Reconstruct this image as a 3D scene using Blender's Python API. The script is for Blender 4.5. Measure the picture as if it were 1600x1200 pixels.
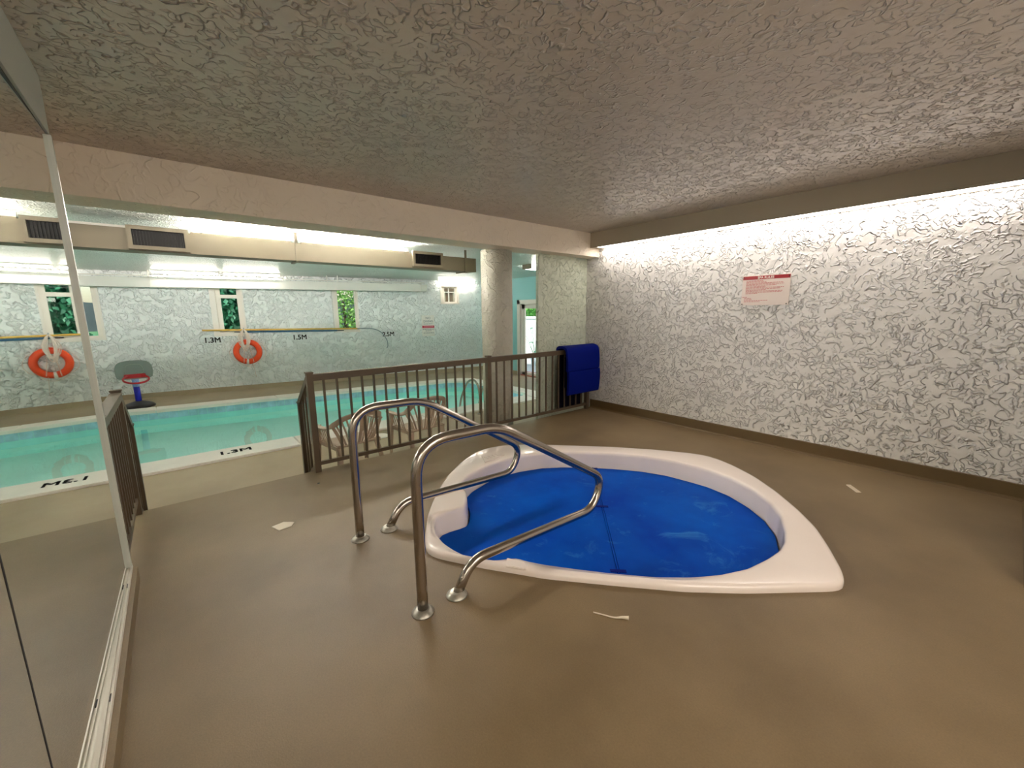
import bpy, bmesh, math, random
from mathutils import Vector, Matrix, Euler
R = math.radians
random.seed(7)
for o in list(bpy.data.objects): bpy.data.objects.remove(o)
SC = bpy.context.scene
COL = SC.collection

# ------------------------------------------------------------------ camera
cam_d = bpy.data.cameras.new('camera'); cam = bpy.data.objects.new('camera', cam_d); COL.objects.link(cam)
cam_d.sensor_width = 36; cam_d.lens = 641.0 / 1600 * 36; cam_d.clip_start = 0.02; cam_d.clip_end = 300
cam.matrix_world = Matrix(((-0.6365887, 0.1278544, -0.7605315, 0), (-0.7711449, -0.1176791, 0.6256893, 0),
                           (-0.0095015, 0.9847867, 0.1735074, 1.5), (0, 0, 0, 1)))
SC.camera = cam
# ------------------------------------------------------------------ world, exposure
W = bpy.data.worlds.new('world'); SC.world = W; W.use_nodes = True
wn = W.node_tree; wbg = wn.nodes['Background']
sky = wn.nodes.new('ShaderNodeTexSky'); sky.sky_type = 'NISHITA'; sky.sun_disc = False
sky.sun_elevation = R(38); sky.sun_rotation = R(200); sky.air_density = 1.2; sky.dust_density = 1.5
wn.links.new(sky.outputs[0], wbg.inputs[0]); wbg.inputs[1].default_value = 0.075
sun_d = bpy.data.lights.new('sun', 'SUN'); sun_d.energy = 2.2; sun_d.angle = R(1); sun_d.color = (1, .96, .9)
sun = bpy.data.objects.new('sun', sun_d); COL.objects.link(sun); sun.location = (6, 10, 30)
sun.rotation_euler = Vector((-.22, .50, .84)).to_track_quat('Z', 'Y').to_euler()
SC.view_settings.view_transform = 'Standard'; SC.view_settings.look = 'None'
SC.view_settings.gamma = 1.0; SC.view_settings.exposure = 1.75
SC.view_settings.use_curve_mapping = False
SC.cycles.max_bounces = 12; SC.cycles.diffuse_bounces = 5
# lamp strengths (seen fittings, and unseen fill lights added for brightness)
COVE = 3.7        # luminous lens under the soffit
TUBE = 13.0       # bare fluorescent tubes at the far wall
DUCTTUBE = 175.0   # stronger bare tubes lying on the near duct
HALL_FILL = 1.6        # unseen fill lights added behind the beam to brighten the hall
WALL_FILL = 6.0       # unseen wall light added in the alcove for fill
CEIL_FILL = 1.8       # unseen ceiling fill light added behind the camera

POOL_FILL = 10.0      # unseen underwater fill lights added to the pool
# ------------------------------------------------------------------ materials
MATS = {}
def mat(name, col, rough=0.5, metal=0.0, spec=0.5, bump=None, emit=None, var=0.0, vscale=3.0, coat=0.0):
    m = bpy.data.materials.new(name); m.use_nodes = True; nt = m.node_tree; b = nt.nodes['Principled BSDF']
    b.inputs['Base Color'].default_value = (*col, 1); b.inputs['Roughness'].default_value = rough
    b.inputs['Metallic'].default_value = metal; b.inputs['Specular IOR Level'].default_value = spec
    b.inputs['Coat Weight'].default_value = coat
    if emit:
        b.inputs['Emission Color'].default_value = (*emit[0], 1); b.inputs['Emission Strength'].default_value = emit[1]
    tc = nt.nodes.new('ShaderNodeTexCoord')
    if var:
        n = nt.nodes.new('ShaderNodeTexNoise'); n.inputs['Scale'].default_value = vscale; n.inputs['Detail'].default_value = 6
        n.inputs['Roughness'].default_value = 0.6
        nt.links.new(tc.outputs['Object'], n.inputs['Vector'])
        mr = nt.nodes.new('ShaderNodeMapRange'); mr.inputs[1].default_value = .3; mr.inputs[2].default_value = .7
        mr.inputs[3].default_value = 1 - var; mr.inputs[4].default_value = 1 + var
        nt.links.new(n.outputs[0], mr.inputs[0])
        mx = nt.nodes.new('ShaderNodeMix'); mx.data_type = 'RGBA'; mx.blend_type = 'MULTIPLY'; mx.inputs[0].default_value = 1
        mx.inputs[6].default_value = (*col, 1); nt.links.new(mr.outputs[0], mx.inputs[7])
        nt.links.new(mx.outputs[2], b.inputs['Base Color'])
    if bump:
        n = nt.nodes.new('ShaderNodeTexNoise'); n.inputs['Scale'].default_value = bump[0]; n.inputs['Detail'].default_value = 4
        nt.links.new(tc.outputs['Object'], n.inputs['Vector'])
        bp = nt.nodes.new('ShaderNodeBump'); bp.inputs['Strength'].default_value = bump[1]; bp.inputs['Distance'].default_value = bump[2]
        nt.links.new(n.outputs[0], bp.inputs['Height']); nt.links.new(bp.outputs[0], b.inputs['Normal'])
    MATS[name] = m
    return m

def stucco(name, col, rough, scale, dist, width=0.035, stretch=(1, 1, 1), gate=(.42, .58), blotch=0.04, relief=1.0, fine=.06):
    """knock-down / trowelled plaster: short curling ridges standing proud of a smooth coat"""
    m = bpy.data.materials.new(name); m.use_nodes = True; nt = m.node_tree; b = nt.nodes['Principled BSDF']
    L = nt.links.new
    b.inputs['Roughness'].default_value = rough
    tc = nt.nodes.new('ShaderNodeTexCoord'); mp = nt.nodes.new('ShaderNodeMapping'); mp.inputs['Scale'].default_value = stretch
    L(tc.outputs['Object'], mp.inputs['Vector'])
    def noise(s, d, dis=0.0):
        n = nt.nodes.new('ShaderNodeTexNoise'); n.inputs['Scale'].default_value = s; n.inputs['Detail'].default_value = d
        n.inputs['Distortion'].default_value = dis
        L(mp.outputs[0], n.inputs['Vector']); return n.outputs[0]
    def math_(op, a, bb=None, clamp=False):
        n = nt.nodes.new('ShaderNodeMath'); n.operation = op; n.use_clamp = clamp
        for i, v in enumerate((a, bb)):
            if v is None: continue
            if isinstance(v, (int, float)): n.inputs[i].default_value = v
            else: L(v, n.inputs[i])
        return n.outputs[0]
    def ridge(s, w, d=.6):
        a = math_('ABSOLUTE', math_('SUBTRACT', noise(s, d, .35), .5))
        return math_('SUBTRACT', 1.0, math_('DIVIDE', a, w), True)
    def gate_(s, lo, hi):
        mr = nt.nodes.new('ShaderNodeMapRange'); mr.inputs[1].default_value = lo; mr.inputs[2].default_value = hi
        mr.interpolation_type = 'SMOOTHSTEP'; L(noise(s, 2), mr.inputs[0]); return mr.outputs[0]
    h = math_('MULTIPLY', ridge(scale, width), gate_(scale * 1.1 + .37, *gate))
    h2 = math_('MULTIPLY', ridge(scale * 1.9, width * 1.4), gate_(scale * .8 + 1.7, *gate))
    h = math_('ADD', h, math_('MULTIPLY', h2, .6))
    h = math_('ADD', h, math_('MULTIPLY', noise(scale * 1.0, 2), relief))
    h = math_('ADD', h, math_('MULTIPLY', noise(scale * 5, 2), fine))
    bp = nt.nodes.new('ShaderNodeBump'); bp.inputs['Strength'].default_value = 1; bp.inputs['Distance'].default_value = dist
    L(h, bp.inputs['Height']); L(bp.outputs[0], b.inputs['Normal'])
    mr = nt.nodes.new('ShaderNodeMapRange'); mr.inputs[1].default_value = .3; mr.inputs[2].default_value = .7
    mr.inputs[3].default_value = 1 - blotch; mr.inputs[4].default_value = 1 + blotch
    L(noise(1.1, 4), mr.inputs[0])
    mx = nt.nodes.new('ShaderNodeMix'); mx.data_type = 'RGBA'; mx.blend_type = 'MULTIPLY'; mx.inputs[0].default_value = 1
    mx.inputs[6].default_value = (*col, 1); L(mr.outputs[0], mx.inputs[7]); L(mx.outputs[2], b.inputs['Base Color'])
    MATS[name] = m
    return m

def clear(name, tint, ior=1.45, rough=0.0, veil=0.0, veilcol=(.8, .85, .82)):
    m = bpy.data.materials.new(name); m.use_nodes = True; nt = m.node_tree; nt.nodes.remove(nt.nodes['Principled BSDF'])
    out = nt.nodes['Material Output']
    t = nt.nodes.new('ShaderNodeBsdfTransparent'); t.inputs[0].default_value = (*tint, 1)
    g = nt.nodes.new('ShaderNodeBsdfGlossy'); g.inputs['Roughness'].default_value = rough
    f = nt.nodes.new('ShaderNodeFresnel'); f.inputs[0].default_value = ior
    mx = nt.nodes.new('ShaderNodeMixShader')
    geo = nt.nodes.new('ShaderNodeNewGeometry'); inv = nt.nodes.new('ShaderNodeMath'); inv.operation = 'SUBTRACT'; inv.inputs[0].default_value = 1
    nt.links.new(geo.outputs['Backfacing'], inv.inputs[1]); fm = nt.nodes.new('ShaderNodeMath'); fm.operation = 'MULTIPLY'
    nt.links.new(f.outputs[0], fm.inputs[0]); nt.links.new(inv.outputs[0], fm.inputs[1])
    nt.links.new(fm.outputs[0], mx.inputs[0]); nt.links.new(t.outputs[0], mx.inputs[1]); nt.links.new(g.outputs[0], mx.inputs[2])
    last = mx
    if veil:
        d = nt.nodes.new('ShaderNodeBsdfDiffuse'); d.inputs[0].default_value = (*veilcol, 1)
        m2 = nt.nodes.new('ShaderNodeMixShader'); m2.inputs[0].default_value = veil
        nt.links.new(mx.outputs[0], m2.inputs[1]); nt.links.new(d.outputs[0], m2.inputs[2]); last = m2
    nt.links.new(last.outputs[0], out.inputs[0]); MATS[name] = m
    return m

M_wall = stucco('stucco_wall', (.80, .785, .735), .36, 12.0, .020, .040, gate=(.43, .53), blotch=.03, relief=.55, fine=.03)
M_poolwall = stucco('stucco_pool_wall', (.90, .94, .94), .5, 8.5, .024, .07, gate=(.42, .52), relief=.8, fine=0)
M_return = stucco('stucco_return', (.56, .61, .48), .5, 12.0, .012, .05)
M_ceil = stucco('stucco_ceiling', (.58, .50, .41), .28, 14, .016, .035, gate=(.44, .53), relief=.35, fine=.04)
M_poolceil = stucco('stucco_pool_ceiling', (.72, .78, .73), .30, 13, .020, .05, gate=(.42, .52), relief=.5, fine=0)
M_beam = stucco('stucco_beam', (.80, .70, .56), .55, 9.0, .004, .05)
M_column = stucco('stucco_column', (.52, .50, .41), .55, 11.0, .010, .06)
M_teal = mat('teal_paint', (.30, .66, .68), .5, bump=(25, .3, .004))
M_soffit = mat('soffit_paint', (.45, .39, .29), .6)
M_trim = mat('white_trim', (.86, .82, .76), .4)
M_frame = mat('window_frame_paint', (.88, .82, .74), .4)
M_basebrown = mat('brown_coved_base', (.125, .080, .030), .45, bump=(8, .2, .004))
M_basetan = mat('tan_coved_base', (.40, .33, .22), .5)
M_bronze = mat('bronze_aluminium', (.115, .082, .050), .42, metal=.2)
M_steel = mat('stainless_steel', (.42, .37, .32), .2, metal=1.0, bump=(30, .05, .002))
M_flange = mat('worn_flange', (.42, .40, .34), .38, metal=.7, var=.25, vscale=30)
M_spa = mat('spa_acrylic', (.93, .82, .74), .18, coat=.5, var=.02)
M_white = mat('white_plastic', (.85, .82, .78), .4)
M_coping = mat('painted_coping', (.86, .80, .73), .5, var=.05, vscale=2.5, bump=(20, .3, .004))
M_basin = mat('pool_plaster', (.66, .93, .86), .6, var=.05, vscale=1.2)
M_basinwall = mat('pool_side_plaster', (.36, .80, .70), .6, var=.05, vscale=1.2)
M_tile = mat('blue_tile', (.36, .62, .72), .2, var=.2, vscale=6)
M_grout = mat('grout', (.6, .68, .68), .8)
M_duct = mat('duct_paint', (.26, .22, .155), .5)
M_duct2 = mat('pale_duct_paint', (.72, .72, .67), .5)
M_black = mat('black_grille', (.012, .010, .009), .5)
M_dark = mat('dark_slat', (.022, .020, .018), .4, metal=.4)
M_tube = mat('lit_tube', (1, 1, 1), .4, emit=((1, .90, .80), TUBE))
M_tube2 = mat('lit_duct_tube', (1, 1, 1), .4, emit=((1, .93, .86), DUCTTUBE))
M_cove = mat('lit_lens', (1, 1, 1), .4, emit=((1, .90, .85), COVE))
M_wall_fill = mat('wall_fill_lens', (1, 1, 1), .4, emit=((1, .93, .86), WALL_FILL))
M_orange = mat('ring_orange', (.90, .075, .012), .38)
M_rope = mat('white_rope', (.85, .74, .66), .7)
M_yellow = mat('yellow_pole', (.78, .50, .10), .4)
M_bluepole = mat('blue_pole', (.05, .16, .30), .4)
M_greyalu = mat('grey_aluminium', (.34, .42, .45), .35, metal=.6)
M_text = mat('black_paint', (.02, .018, .018), .6)
M_red = mat('sign_red', (.36, .01, .015), .35)
M_redline = mat('sign_red_print', (.60, .22, .20), .5)
M_sign = mat('sign_white', (.80, .70, .62), .3)
M_greyline = mat('sign_grey_print', (.35, .35, .37), .5)
M_hoopred = mat('hoop_red', (.55, .01, .02), .35)
M_hoopblue = mat('hoop_blue', (.01, .015, .42), .35)
M_hoopnet = mat('hoop_pale_blue', (.25, .42, .75), .6, var=.5, vscale=60)
M_hoopgrey = mat('hoop_grey', (.26, .28, .26), .4)
M_hoopblack = mat('hoop_black', (.012, .008, .008), .4)
M_chair = mat('taupe_plastic', (.50, .38, .28), .45)
M_mat = mat('blue_foam', (.000, .006, .15), .6, spec=.08, bump=(60, .1, .002))
M_matdark = mat('navy_foam', (.001, .001, .008), .7, spec=.08)
M_paint = mat('chipped_white', (.75, .66, .52), .6)
M_alu = mat('track_aluminium', (.72, .67, .58), .4, metal=.15)
M_seal = mat('satin_edge', (.60, .62, .55), .35, spec=.6)
M_glass = clear('partition_glass', (.985, .995, .985), 1.45, 0.0, veil=.02, veilcol=(.7, .8, .72))
M_header = mat('header_paint', (.50, .52, .46), .5)
M_mirror = mat('mirror_glass', (.90, .93, .90), .015, metal=1.0)
M_winglass = clear('window_glass', (.96, .98, .97))
M_leaf1 = mat('cedar_leaf', (.03, .20, .09), .5, var=.5, vscale=5)
M_leaf2 = mat('maple_leaf', (.22, .42, .09), .5, var=.5, vscale=6)
M_leaf3 = mat('hedge_leaf', (.20, .55, .10), .5, var=.5, vscale=8)
M_bark = mat('bark', (.08, .05, .03), .8)
M_grass = mat('lawn', (.05, .16, .05), .9, var=.4, vscale=2)
M_hill = mat('far_hill', (.02, .035, .03), .9, var=.3, vscale=.2)
M_fence = mat('white_fence_paint', (.9, .88, .85), .5)
M_brick = mat('red_brick_step', (.45, .16, .11), .7, var=.2, vscale=10)
M_concrete = mat('terrace_concrete', (.55, .53, .50), .8)
M_brownwood = mat('brown_lattice', (.22, .15, .09), .7)

# painted concrete: worn traffic patches and fine grit, brown on the platform and paler on the pool deck
def floor_mat(name, c1, c2, rough):
    m = bpy.data.materials.new(name); m.use_nodes = True; nt = m.node_tree; b = nt.nodes['Principled BSDF']; L = nt.links.new
    tc = nt.nodes.new('ShaderNodeTexCoord')
    def noise(s, d, r=.6):
        n = nt.nodes.new('ShaderNodeTexNoise'); n.inputs['Scale'].default_value = s; n.inputs['Detail'].default_value = d
        n.inputs['Roughness'].default_value = r; L(tc.outputs['Object'], n.inputs['Vector']); return n.outputs[0]
    big = noise(.9, 5, .55)
    r = nt.nodes.new('ShaderNodeValToRGB'); r.color_ramp.elements[0].position = .36; r.color_ramp.elements[1].position = .66
    r.color_ramp.elements[0].color = (*c1, 1); r.color_ramp.elements[1].color = (*c2, 1); L(big, r.inputs[0])
    gr = nt.nodes.new('ShaderNodeMapRange'); gr.inputs[1].default_value = .3; gr.inputs[2].default_value = .7
    gr.inputs[3].default_value = .90; gr.inputs[4].default_value = 1.10; L(noise(140, 3, .7), gr.inputs[0])
    mx = nt.nodes.new('ShaderNodeMix'); mx.data_type = 'RGBA'; mx.blend_type = 'MULTIPLY'; mx.inputs[0].default_value = 1
    L(r.outputs[0], mx.inputs[6]); L(gr.outputs[0], mx.inputs[7]); L(mx.outputs[2], b.inputs['Base Color'])
    b.inputs['Roughness'].default_value = rough
    bp = nt.nodes.new('ShaderNodeBump'); bp.inputs['Strength'].default_value = .35; bp.inputs['Distance'].default_value = .003
    L(noise(180, 2), bp.inputs['Height']); L(bp.outputs[0], b.inputs['Normal'])
    return m
M_floor = floor_mat('brown_floor_paint', (.152, .102, .046), (.222, .155, .078), .5)
M_deck = floor_mat('tan_deck_paint', (.29, .22, .135), (.37, .29, .185), .5)

# blue floating cover: mottled, chalky worn streaks
def cover_mat():
    m = bpy.data.materials.new('blue_cover_foam'); m.use_nodes = True; nt = m.node_tree; b = nt.nodes['Principled BSDF']; L = nt.links.new
    tc = nt.nodes.new('ShaderNodeTexCoord')
    n = nt.nodes.new('ShaderNodeTexNoise'); n.inputs['Scale'].default_value = 2.2; n.inputs['Detail'].default_value = 6; L(tc.outputs['Object'], n.inputs['Vector'])
    r = nt.nodes.new('ShaderNodeValToRGB'); e = r.color_ramp.elements
    e[0].position = .3; e[0].color = (.000, .040, .34, 1); e[1].position = .72; e[1].color = (.001, .095, .50, 1)
    L(n.outputs[0], r.inputs[0])
    n2 = nt.nodes.new('ShaderNodeTexNoise'); n2.inputs['Scale'].default_value = 3.2; n2.inputs['Detail'].default_value = 9; n2.inputs['Roughness'].default_value = .7
    n2.inputs['Distortion'].default_value = 1.2
    L(tc.outputs['Object'], n2.inputs['Vector'])
    mr = nt.nodes.new('ShaderNodeMapRange'); mr.inputs[1].default_value = .58; mr.inputs[2].default_value = .78; mr.inputs[4].default_value = .6; L(n2.outputs[0], mr.inputs[0])
    mx = nt.nodes.new('ShaderNodeMix'); mx.data_type = 'RGBA'; L(mr.outputs[0], mx.inputs[0]); L(r.outputs[0], mx.inputs[6]); mx.inputs[7].default_value = (.05, .27, .62, 1)
    L(mx.outputs[2], b.inputs['Base Color']); b.inputs['Roughness'].default_value = .55; b.inputs['Specular IOR Level'].default_value = .04
    return m
M_cover = cover_mat()

# pool water: a refracting, gently rippled surface
def water_mat():
    m = bpy.data.materials.new('pool_water'); m.use_nodes = True; nt = m.node_tree; nt.nodes.remove(nt.nodes['Principled BSDF']); L = nt.links.new
    out = nt.nodes['Material Output']
    tc = nt.nodes.new('ShaderNodeTexCoord'); n = nt.nodes.new('ShaderNodeTexNoise'); n.inputs['Scale'].default_value = 1.6; n.inputs['Detail'].default_value = 2
    L(tc.outputs['Object'], n.inputs['Vector'])
    bp = nt.nodes.new('ShaderNodeBump'); bp.inputs['Strength'].default_value = .5; bp.inputs['Distance'].default_value = .006; L(n.outputs[0], bp.inputs['Height'])
    g = nt.nodes.new('ShaderNodeBsdfGlossy'); g.inputs['Roughness'].default_value = .0
    t = nt.nodes.new('ShaderNodeBsdfRefraction'); t.inputs['Color'].default_value = (.90, .995, .97, 1); t.inputs['IOR'].default_value = 1.33; t.inputs['Roughness'].default_value = .0
    f = nt.nodes.new('ShaderNodeFresnel'); f.inputs[0].default_value = 1.33
    for s in (g, t, f): L(bp.outputs[0], s.inputs['Normal'])
    mx = nt.nodes.new('ShaderNodeMixShader'); L(f.outputs[0], mx.inputs[0]); L(t.outputs[0], mx.inputs[1]); L(g.outputs[0], mx.inputs[2]); L(mx.outputs[0], out.inputs[0])
    return m
M_water = water_mat()

# ------------------------------------------------------------------ helpers
def obj(name, bm, m, parent=None, smooth=False, loc=None, rotz=None):
    me = bpy.data.meshes.new(name)
    if smooth:
        for f in bm.faces: f.smooth = True
    bm.to_mesh(me); bm.free(); me.materials.append(m)
    o = bpy.data.objects.new(name, me); COL.objects.link(o)
    if parent: o.parent = parent
    if loc: o.location = loc
    if rotz is not None: o.rotation_euler = (0, 0, rotz)
    return o
def tag(o, label, cat=None, group=None):
    o['label'] = label
    if cat: o['category'] = cat
    if group: o['group'] = group
    return o
def thing(name, label, cat, loc=(0, 0, 0), rotz=0, group=None):
    o = bpy.data.objects.new(name, None); COL.objects.link(o); o.location = loc; o.rotation_euler = (0, 0, rotz)
    o.empty_display_size = .1
    return tag(o, label, cat, group)
def struct(o, label=None):
    o['kind'] = 'structure'
    if label: o['label'] = label
    return o
def box(bm, lo, hi, mtx=None):
    x0, y0, z0 = lo; x1, y1, z1 = hi
    vs = [Vector(p) for p in ((x0, y0, z0), (x1, y0, z0), (x1, y1, z0), (x0, y1, z0), (x0, y0, z1), (x1, y0, z1), (x1, y1, z1), (x0, y1, z1))]
    if mtx: vs = [mtx @ v for v in vs]
    v = [bm.verts.new(p) for p in vs]
    for f in ((0, 3, 2, 1), (4, 5, 6, 7), (0, 1, 5, 4), (1, 2, 6, 5), (2, 3, 7, 6), (3, 0, 4, 7)): bm.faces.new([v[i] for i in f])
    return v
def BX(lo, hi, mtx=None, bev=0):
    bm = bmesh.new(); box(bm, [min(a, b) for a, b in zip(lo, hi)], [max(a, b) for a, b in zip(lo, hi)], mtx)
    if bev: bmesh.ops.bevel(bm, geom=bm.edges[:], offset=bev, segments=2, affect='EDGES', clamp_overlap=True)
    return bm
def bar(bm, a, b, w, h, up=Vector((0, 0, 1))):
    """box bar between two points, w across, h along up"""
    a = Vector(a); b = Vector(b); d = (b - a).normalized()
    s = d.cross(up).normalized(); u = s.cross(d).normalized()
    vs = []
    for p in (a, b):
        for i, j in ((-1, -1), (1, -1), (1, 1), (-1, 1)): vs.append(bm.verts.new(p + s * (i * w / 2) + u * (j * h / 2)))
    for f in ((3, 2, 1, 0), (4, 5, 6, 7), (0, 1, 5, 4), (1, 2, 6, 5), (2, 3, 7, 6), (3, 0, 4, 7)): bm.faces.new([vs[i] for i in f])
def BAR(a, b, w, h, up=Vector((0, 0, 1))):
    bm = bmesh.new(); bar(bm, a, b, w, h, up); return bm
def tube(bm, pts, r, n=12, closed=False, caps=True):
    pts = [Vector(p) for p in pts]; N = len(pts); rings = []
    prev = None
    for i, p in enumerate(pts):
        if closed: t = (pts[(i + 1) % N] - pts[i - 1]).normalized()
        else: t = (pts[min(i + 1, N - 1)] - pts[max(i - 1, 0)]).normalized()
        if prev is None:
            ref = Vector((0, 0, 1)) if abs(t.z) < .9 else Vector((1, 0, 0))
            u = t.cross(ref).normalized()
        else: u = (prev - t * prev.dot(t)).normalized()
        prev = u; v = t.cross(u)
        rr = r[i] if isinstance(r, (list, tuple)) else r
        rings.append([bm.verts.new(p + (u * math.cos(2 * math.pi * k / n) + v * math.sin(2 * math.pi * k / n)) * rr) for k in range(n)])
    for i in range(N if closed else N - 1):
        a = rings[i]; b = rings[(i + 1) % N]
        for k in range(n): bm.faces.new((a[k], a[(k + 1) % n], b[(k + 1) % n], b[k]))
    if caps and not closed:
        bm.faces.new(list(reversed(rings[0]))); bm.faces.new(rings[-1])
def TUBE_(pts, r, n=12, closed=False):
    bm = bmesh.new(); tube(bm, pts, r, n, closed); return bm
def lathe(prof, n=24, c=(0, 0, 0)):
    bm = bmesh.new(); rings = []
    for r, z in prof: rings.append([bm.verts.new((c[0] + r * math.cos(2 * math.pi * k / n), c[1] + r * math.sin(2 * math.pi * k / n), c[2] + z)) for k in range(n)])
    for a, b in zip(rings, rings[1:]):
        for k in range(n): bm.faces.new((a[k], a[(k + 1) % n], b[(k + 1) % n], b[k]))
    if prof[0][0] > .001: bm.faces.new(list(reversed(rings[0])))
    if prof[-1][0] > .001: bm.faces.new(rings[-1])
    bmesh.ops.remove_doubles(bm, verts=bm.verts, dist=1e-5)
    return bm
def catmull(pts, k=6, closed=False):
    P = [Vector(p) for p in pts]; n = len(P); out = []
    rng = range(n) if closed else range(n - 1)
    for i in rng:
        g = (lambda j: P[j % n]) if closed else (lambda j: P[max(0, min(n - 1, j))])
        p0, p1, p2, p3 = g(i - 1), g(i), g(i + 1), g(i + 2)
        for s in range(k):
            t = s / k
            out.append(.5 * ((2 * p1) + (p2 - p0) * t + (2 * p0 - 5 * p1 + 4 * p2 - p3) * t * t + (3 * p1 - p0 - 3 * p2 + p3) * t ** 3))
    if not closed: out.append(P[-1])
    return out
def fillet(pts, rad, k=6):
    """polyline with rounded corners; rad per inner point"""
    P = [Vector(p) for p in pts]; out = [P[0]]
    for i in range(1, len(P) - 1):
        r = rad[i - 1]; a = (P[i - 1] - P[i]); b = (P[i + 1] - P[i]); r = min(r, a.length * .49, b.length * .49)
        p0 = P[i] + a.normalized() * r; p2 = P[i] + b.normalized() * r
        for s in range(k + 1):
            t = s / k; out.append(p0 * (1 - t) ** 2 + P[i] * 2 * t * (1 - t) + p2 * t * t)
    out.append(P[-1]); return out
def prism(pts, axis_vec, depth):
    bm = bmesh.new(); a = [bm.verts.new(Vector(p)) for p in pts]; b = [bm.verts.new(Vector(p) + Vector(axis_vec) * depth) for p in pts]
    bm.faces.new(list(reversed(a))); bm.faces.new(b); n = len(a)
    for i in range(n): bm.faces.new((a[i], a[(i + 1) % n], b[(i + 1) % n], b[i]))
    bmesh.ops.recalc_face_normals(bm, faces=bm.faces); return bm
def text_obj(name, s, size, m, mtx, parent=None, extrude=.0015, align='LEFT', bold=.0, thick=.0):
    cu = bpy.data.curves.new(name, 'FONT'); cu.body = s; cu.size = size; cu.extrude = extrude; cu.align_x = align; cu.offset = bold
    cu.resolution_u = 3
    o = bpy.data.objects.new(name, cu); COL.objects.link(o); o.matrix_world = mtx
    dg = bpy.context.evaluated_depsgraph_get(); dg.update()
    me = bpy.data.meshes.new_from_object(o.evaluated_get(dg)); me.materials.clear(); me.materials.append(m)
    bpy.data.objects.remove(o)
    b2 = bmesh.new()
    for k in ((0, 0), (1, 0), (0, 1), (1, 1)) if thick else ((0, 0),):
        m2 = me.copy(); m2.transform(mtx @ Matrix.Translation((k[0] * thick, k[1] * thick, 0))); b2.from_mesh(m2); bpy.data.meshes.remove(m2)
    b2.to_mesh(me); b2.free()
    o2 = bpy.data.objects.new(name, me); COL.objects.link(o2)
    if parent: o2.parent = parent
    return o2
def radial(poly, c, ang):
    """distance from c to the polygon in each direction"""
    out = []
    for a in ang:
        d = Vector((math.cos(a), math.sin(a))); best = None
        for i in range(len(poly)):
            p = Vector(poly[i]) - c; q = Vector(poly[(i + 1) % len(poly)]) - c; e = q - p
            den = d.x * e.y - d.y * e.x
            if abs(den) < 1e-9: continue
            t = (p.x * e.y - p.y * e.x) / den; s = (p.x * d.y - p.y * d.x) / den
            if t > 0 and -1e-6 <= s <= 1 + 1e-6: best = t if best is None else max(best, t)
        out.append(best)
    return out

# ------------------------------------------------------------------ setting: spa room
CZ = 2.60          # spa ceiling
PZ = 2.42          # pool hall ceiling
EX = 4.13          # edge of the raised platform
OUT = [(2.45, -1.22), (2.28, -1.12), (2.18, -1.08), (2.11, -1.09), (1.96, -1.18), (1.81, -1.27), (1.67, -1.37), (1.52, -1.47), (1.23, -1.72), (0.95, -1.97), (0.73, -2.21), (0.54, -2.45), (0.43, -2.59), (0.4, -2.63), (0.41, -2.69), (0.44, -2.78), (0.55, -3.0), (0.68, -3.23), (0.84, -3.43), (1.05, -3.65), (1.29, -3.85), (1.52, -3.98), (1.68, -4.04), (1.82, -4.06), (1.96, -4.01), (2.27, -3.83), (2.62, -3.57), (2.94, -3.27), (3.18, -3.05), (3.36, -2.84), (3.46, -2.67), (3.49, -2.49), (3.46, -2.32), (3.34, -2.09), (3.14, -1.82), (2.94, -1.61), (2.74, -1.43), (2.56, -1.29)]
IN = [(1.79, -3.70), (1.62, -3.71), (1.41, -3.67), (1.2, -3.56), (1.03, -3.42), (0.9, -3.25), (0.81, -3.05), (0.76, -2.89), (0.745, -2.75), (0.76, -2.6), (0.8, -2.4), (0.88, -2.22), (0.97, -2.08), (1.1, -1.93), (1.27, -1.78), (1.42, -1.66), (1.58, -1.54), (1.68, -1.48), (1.735, -1.46), (1.775, -1.39), (1.81, -1.32), (1.86, -1.28), (1.95, -1.235), (2.06, -1.21), (2.18, -1.2), (2.31, -1.22), (2.43, -1.27), (2.51, -1.33), (2.53, -1.40), (2.50, -1.46), (2.49, -1.53), (2.53, -1.60), (2.63, -1.68), (2.73, -1.74), (2.83, -1.76), (2.90, -1.80), (3.0, -1.95), (3.08, -2.19), (3.11, -2.38), (3.08, -2.6), (3.0, -2.85), (2.88, -3.03), (2.71, -3.22), (2.49, -3.41), (2.26, -3.57), (2.02, -3.67)]
SC0 = Vector((1.95, -2.6)); NA = 288
ANG = [2 * math.pi * (k + .5) / NA for k in range(NA)]
def smooth_closed(v, it):
    for _ in range(it): v = [(v[i - 1] + 2 * v[i] + v[(i + 1) % len(v)]) / 4 for i in range(len(v))]
    return v
r_out = smooth_closed(radial([(p.x, p.y) for p in [Vector((a, b, 0)) for a, b in OUT]], SC0, ANG), 3)
r_in = smooth_closed(radial(IN, SC0, ANG), 1)
def ring(bm, rr, dr, z):
    return [bm.verts.new((SC0.x + (r - dr) * math.cos(a), SC0.y + (r - dr) * math.sin(a), z)) for r, a in zip(rr, ANG)]
def skin(bm, A, B):
    n = len(A)
    for k in range(n): bm.faces.new((A[k], A[(k + 1) % n], B[(k + 1) % n], B[k]))

# platform floor with the opening for the tub
bm = bmesh.new()
X0, Y0, Y1 = -2.2, -5.0, 5.0
r_rect = radial([(X0, Y0), (EX, Y0), (EX, Y1), (X0, Y1)], SC0, ANG)
a_ = ring(bm, r_out, .03, 0); b_ = ring(bm, r_rect, 0, 0); skin(bm, a_, b_)
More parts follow.
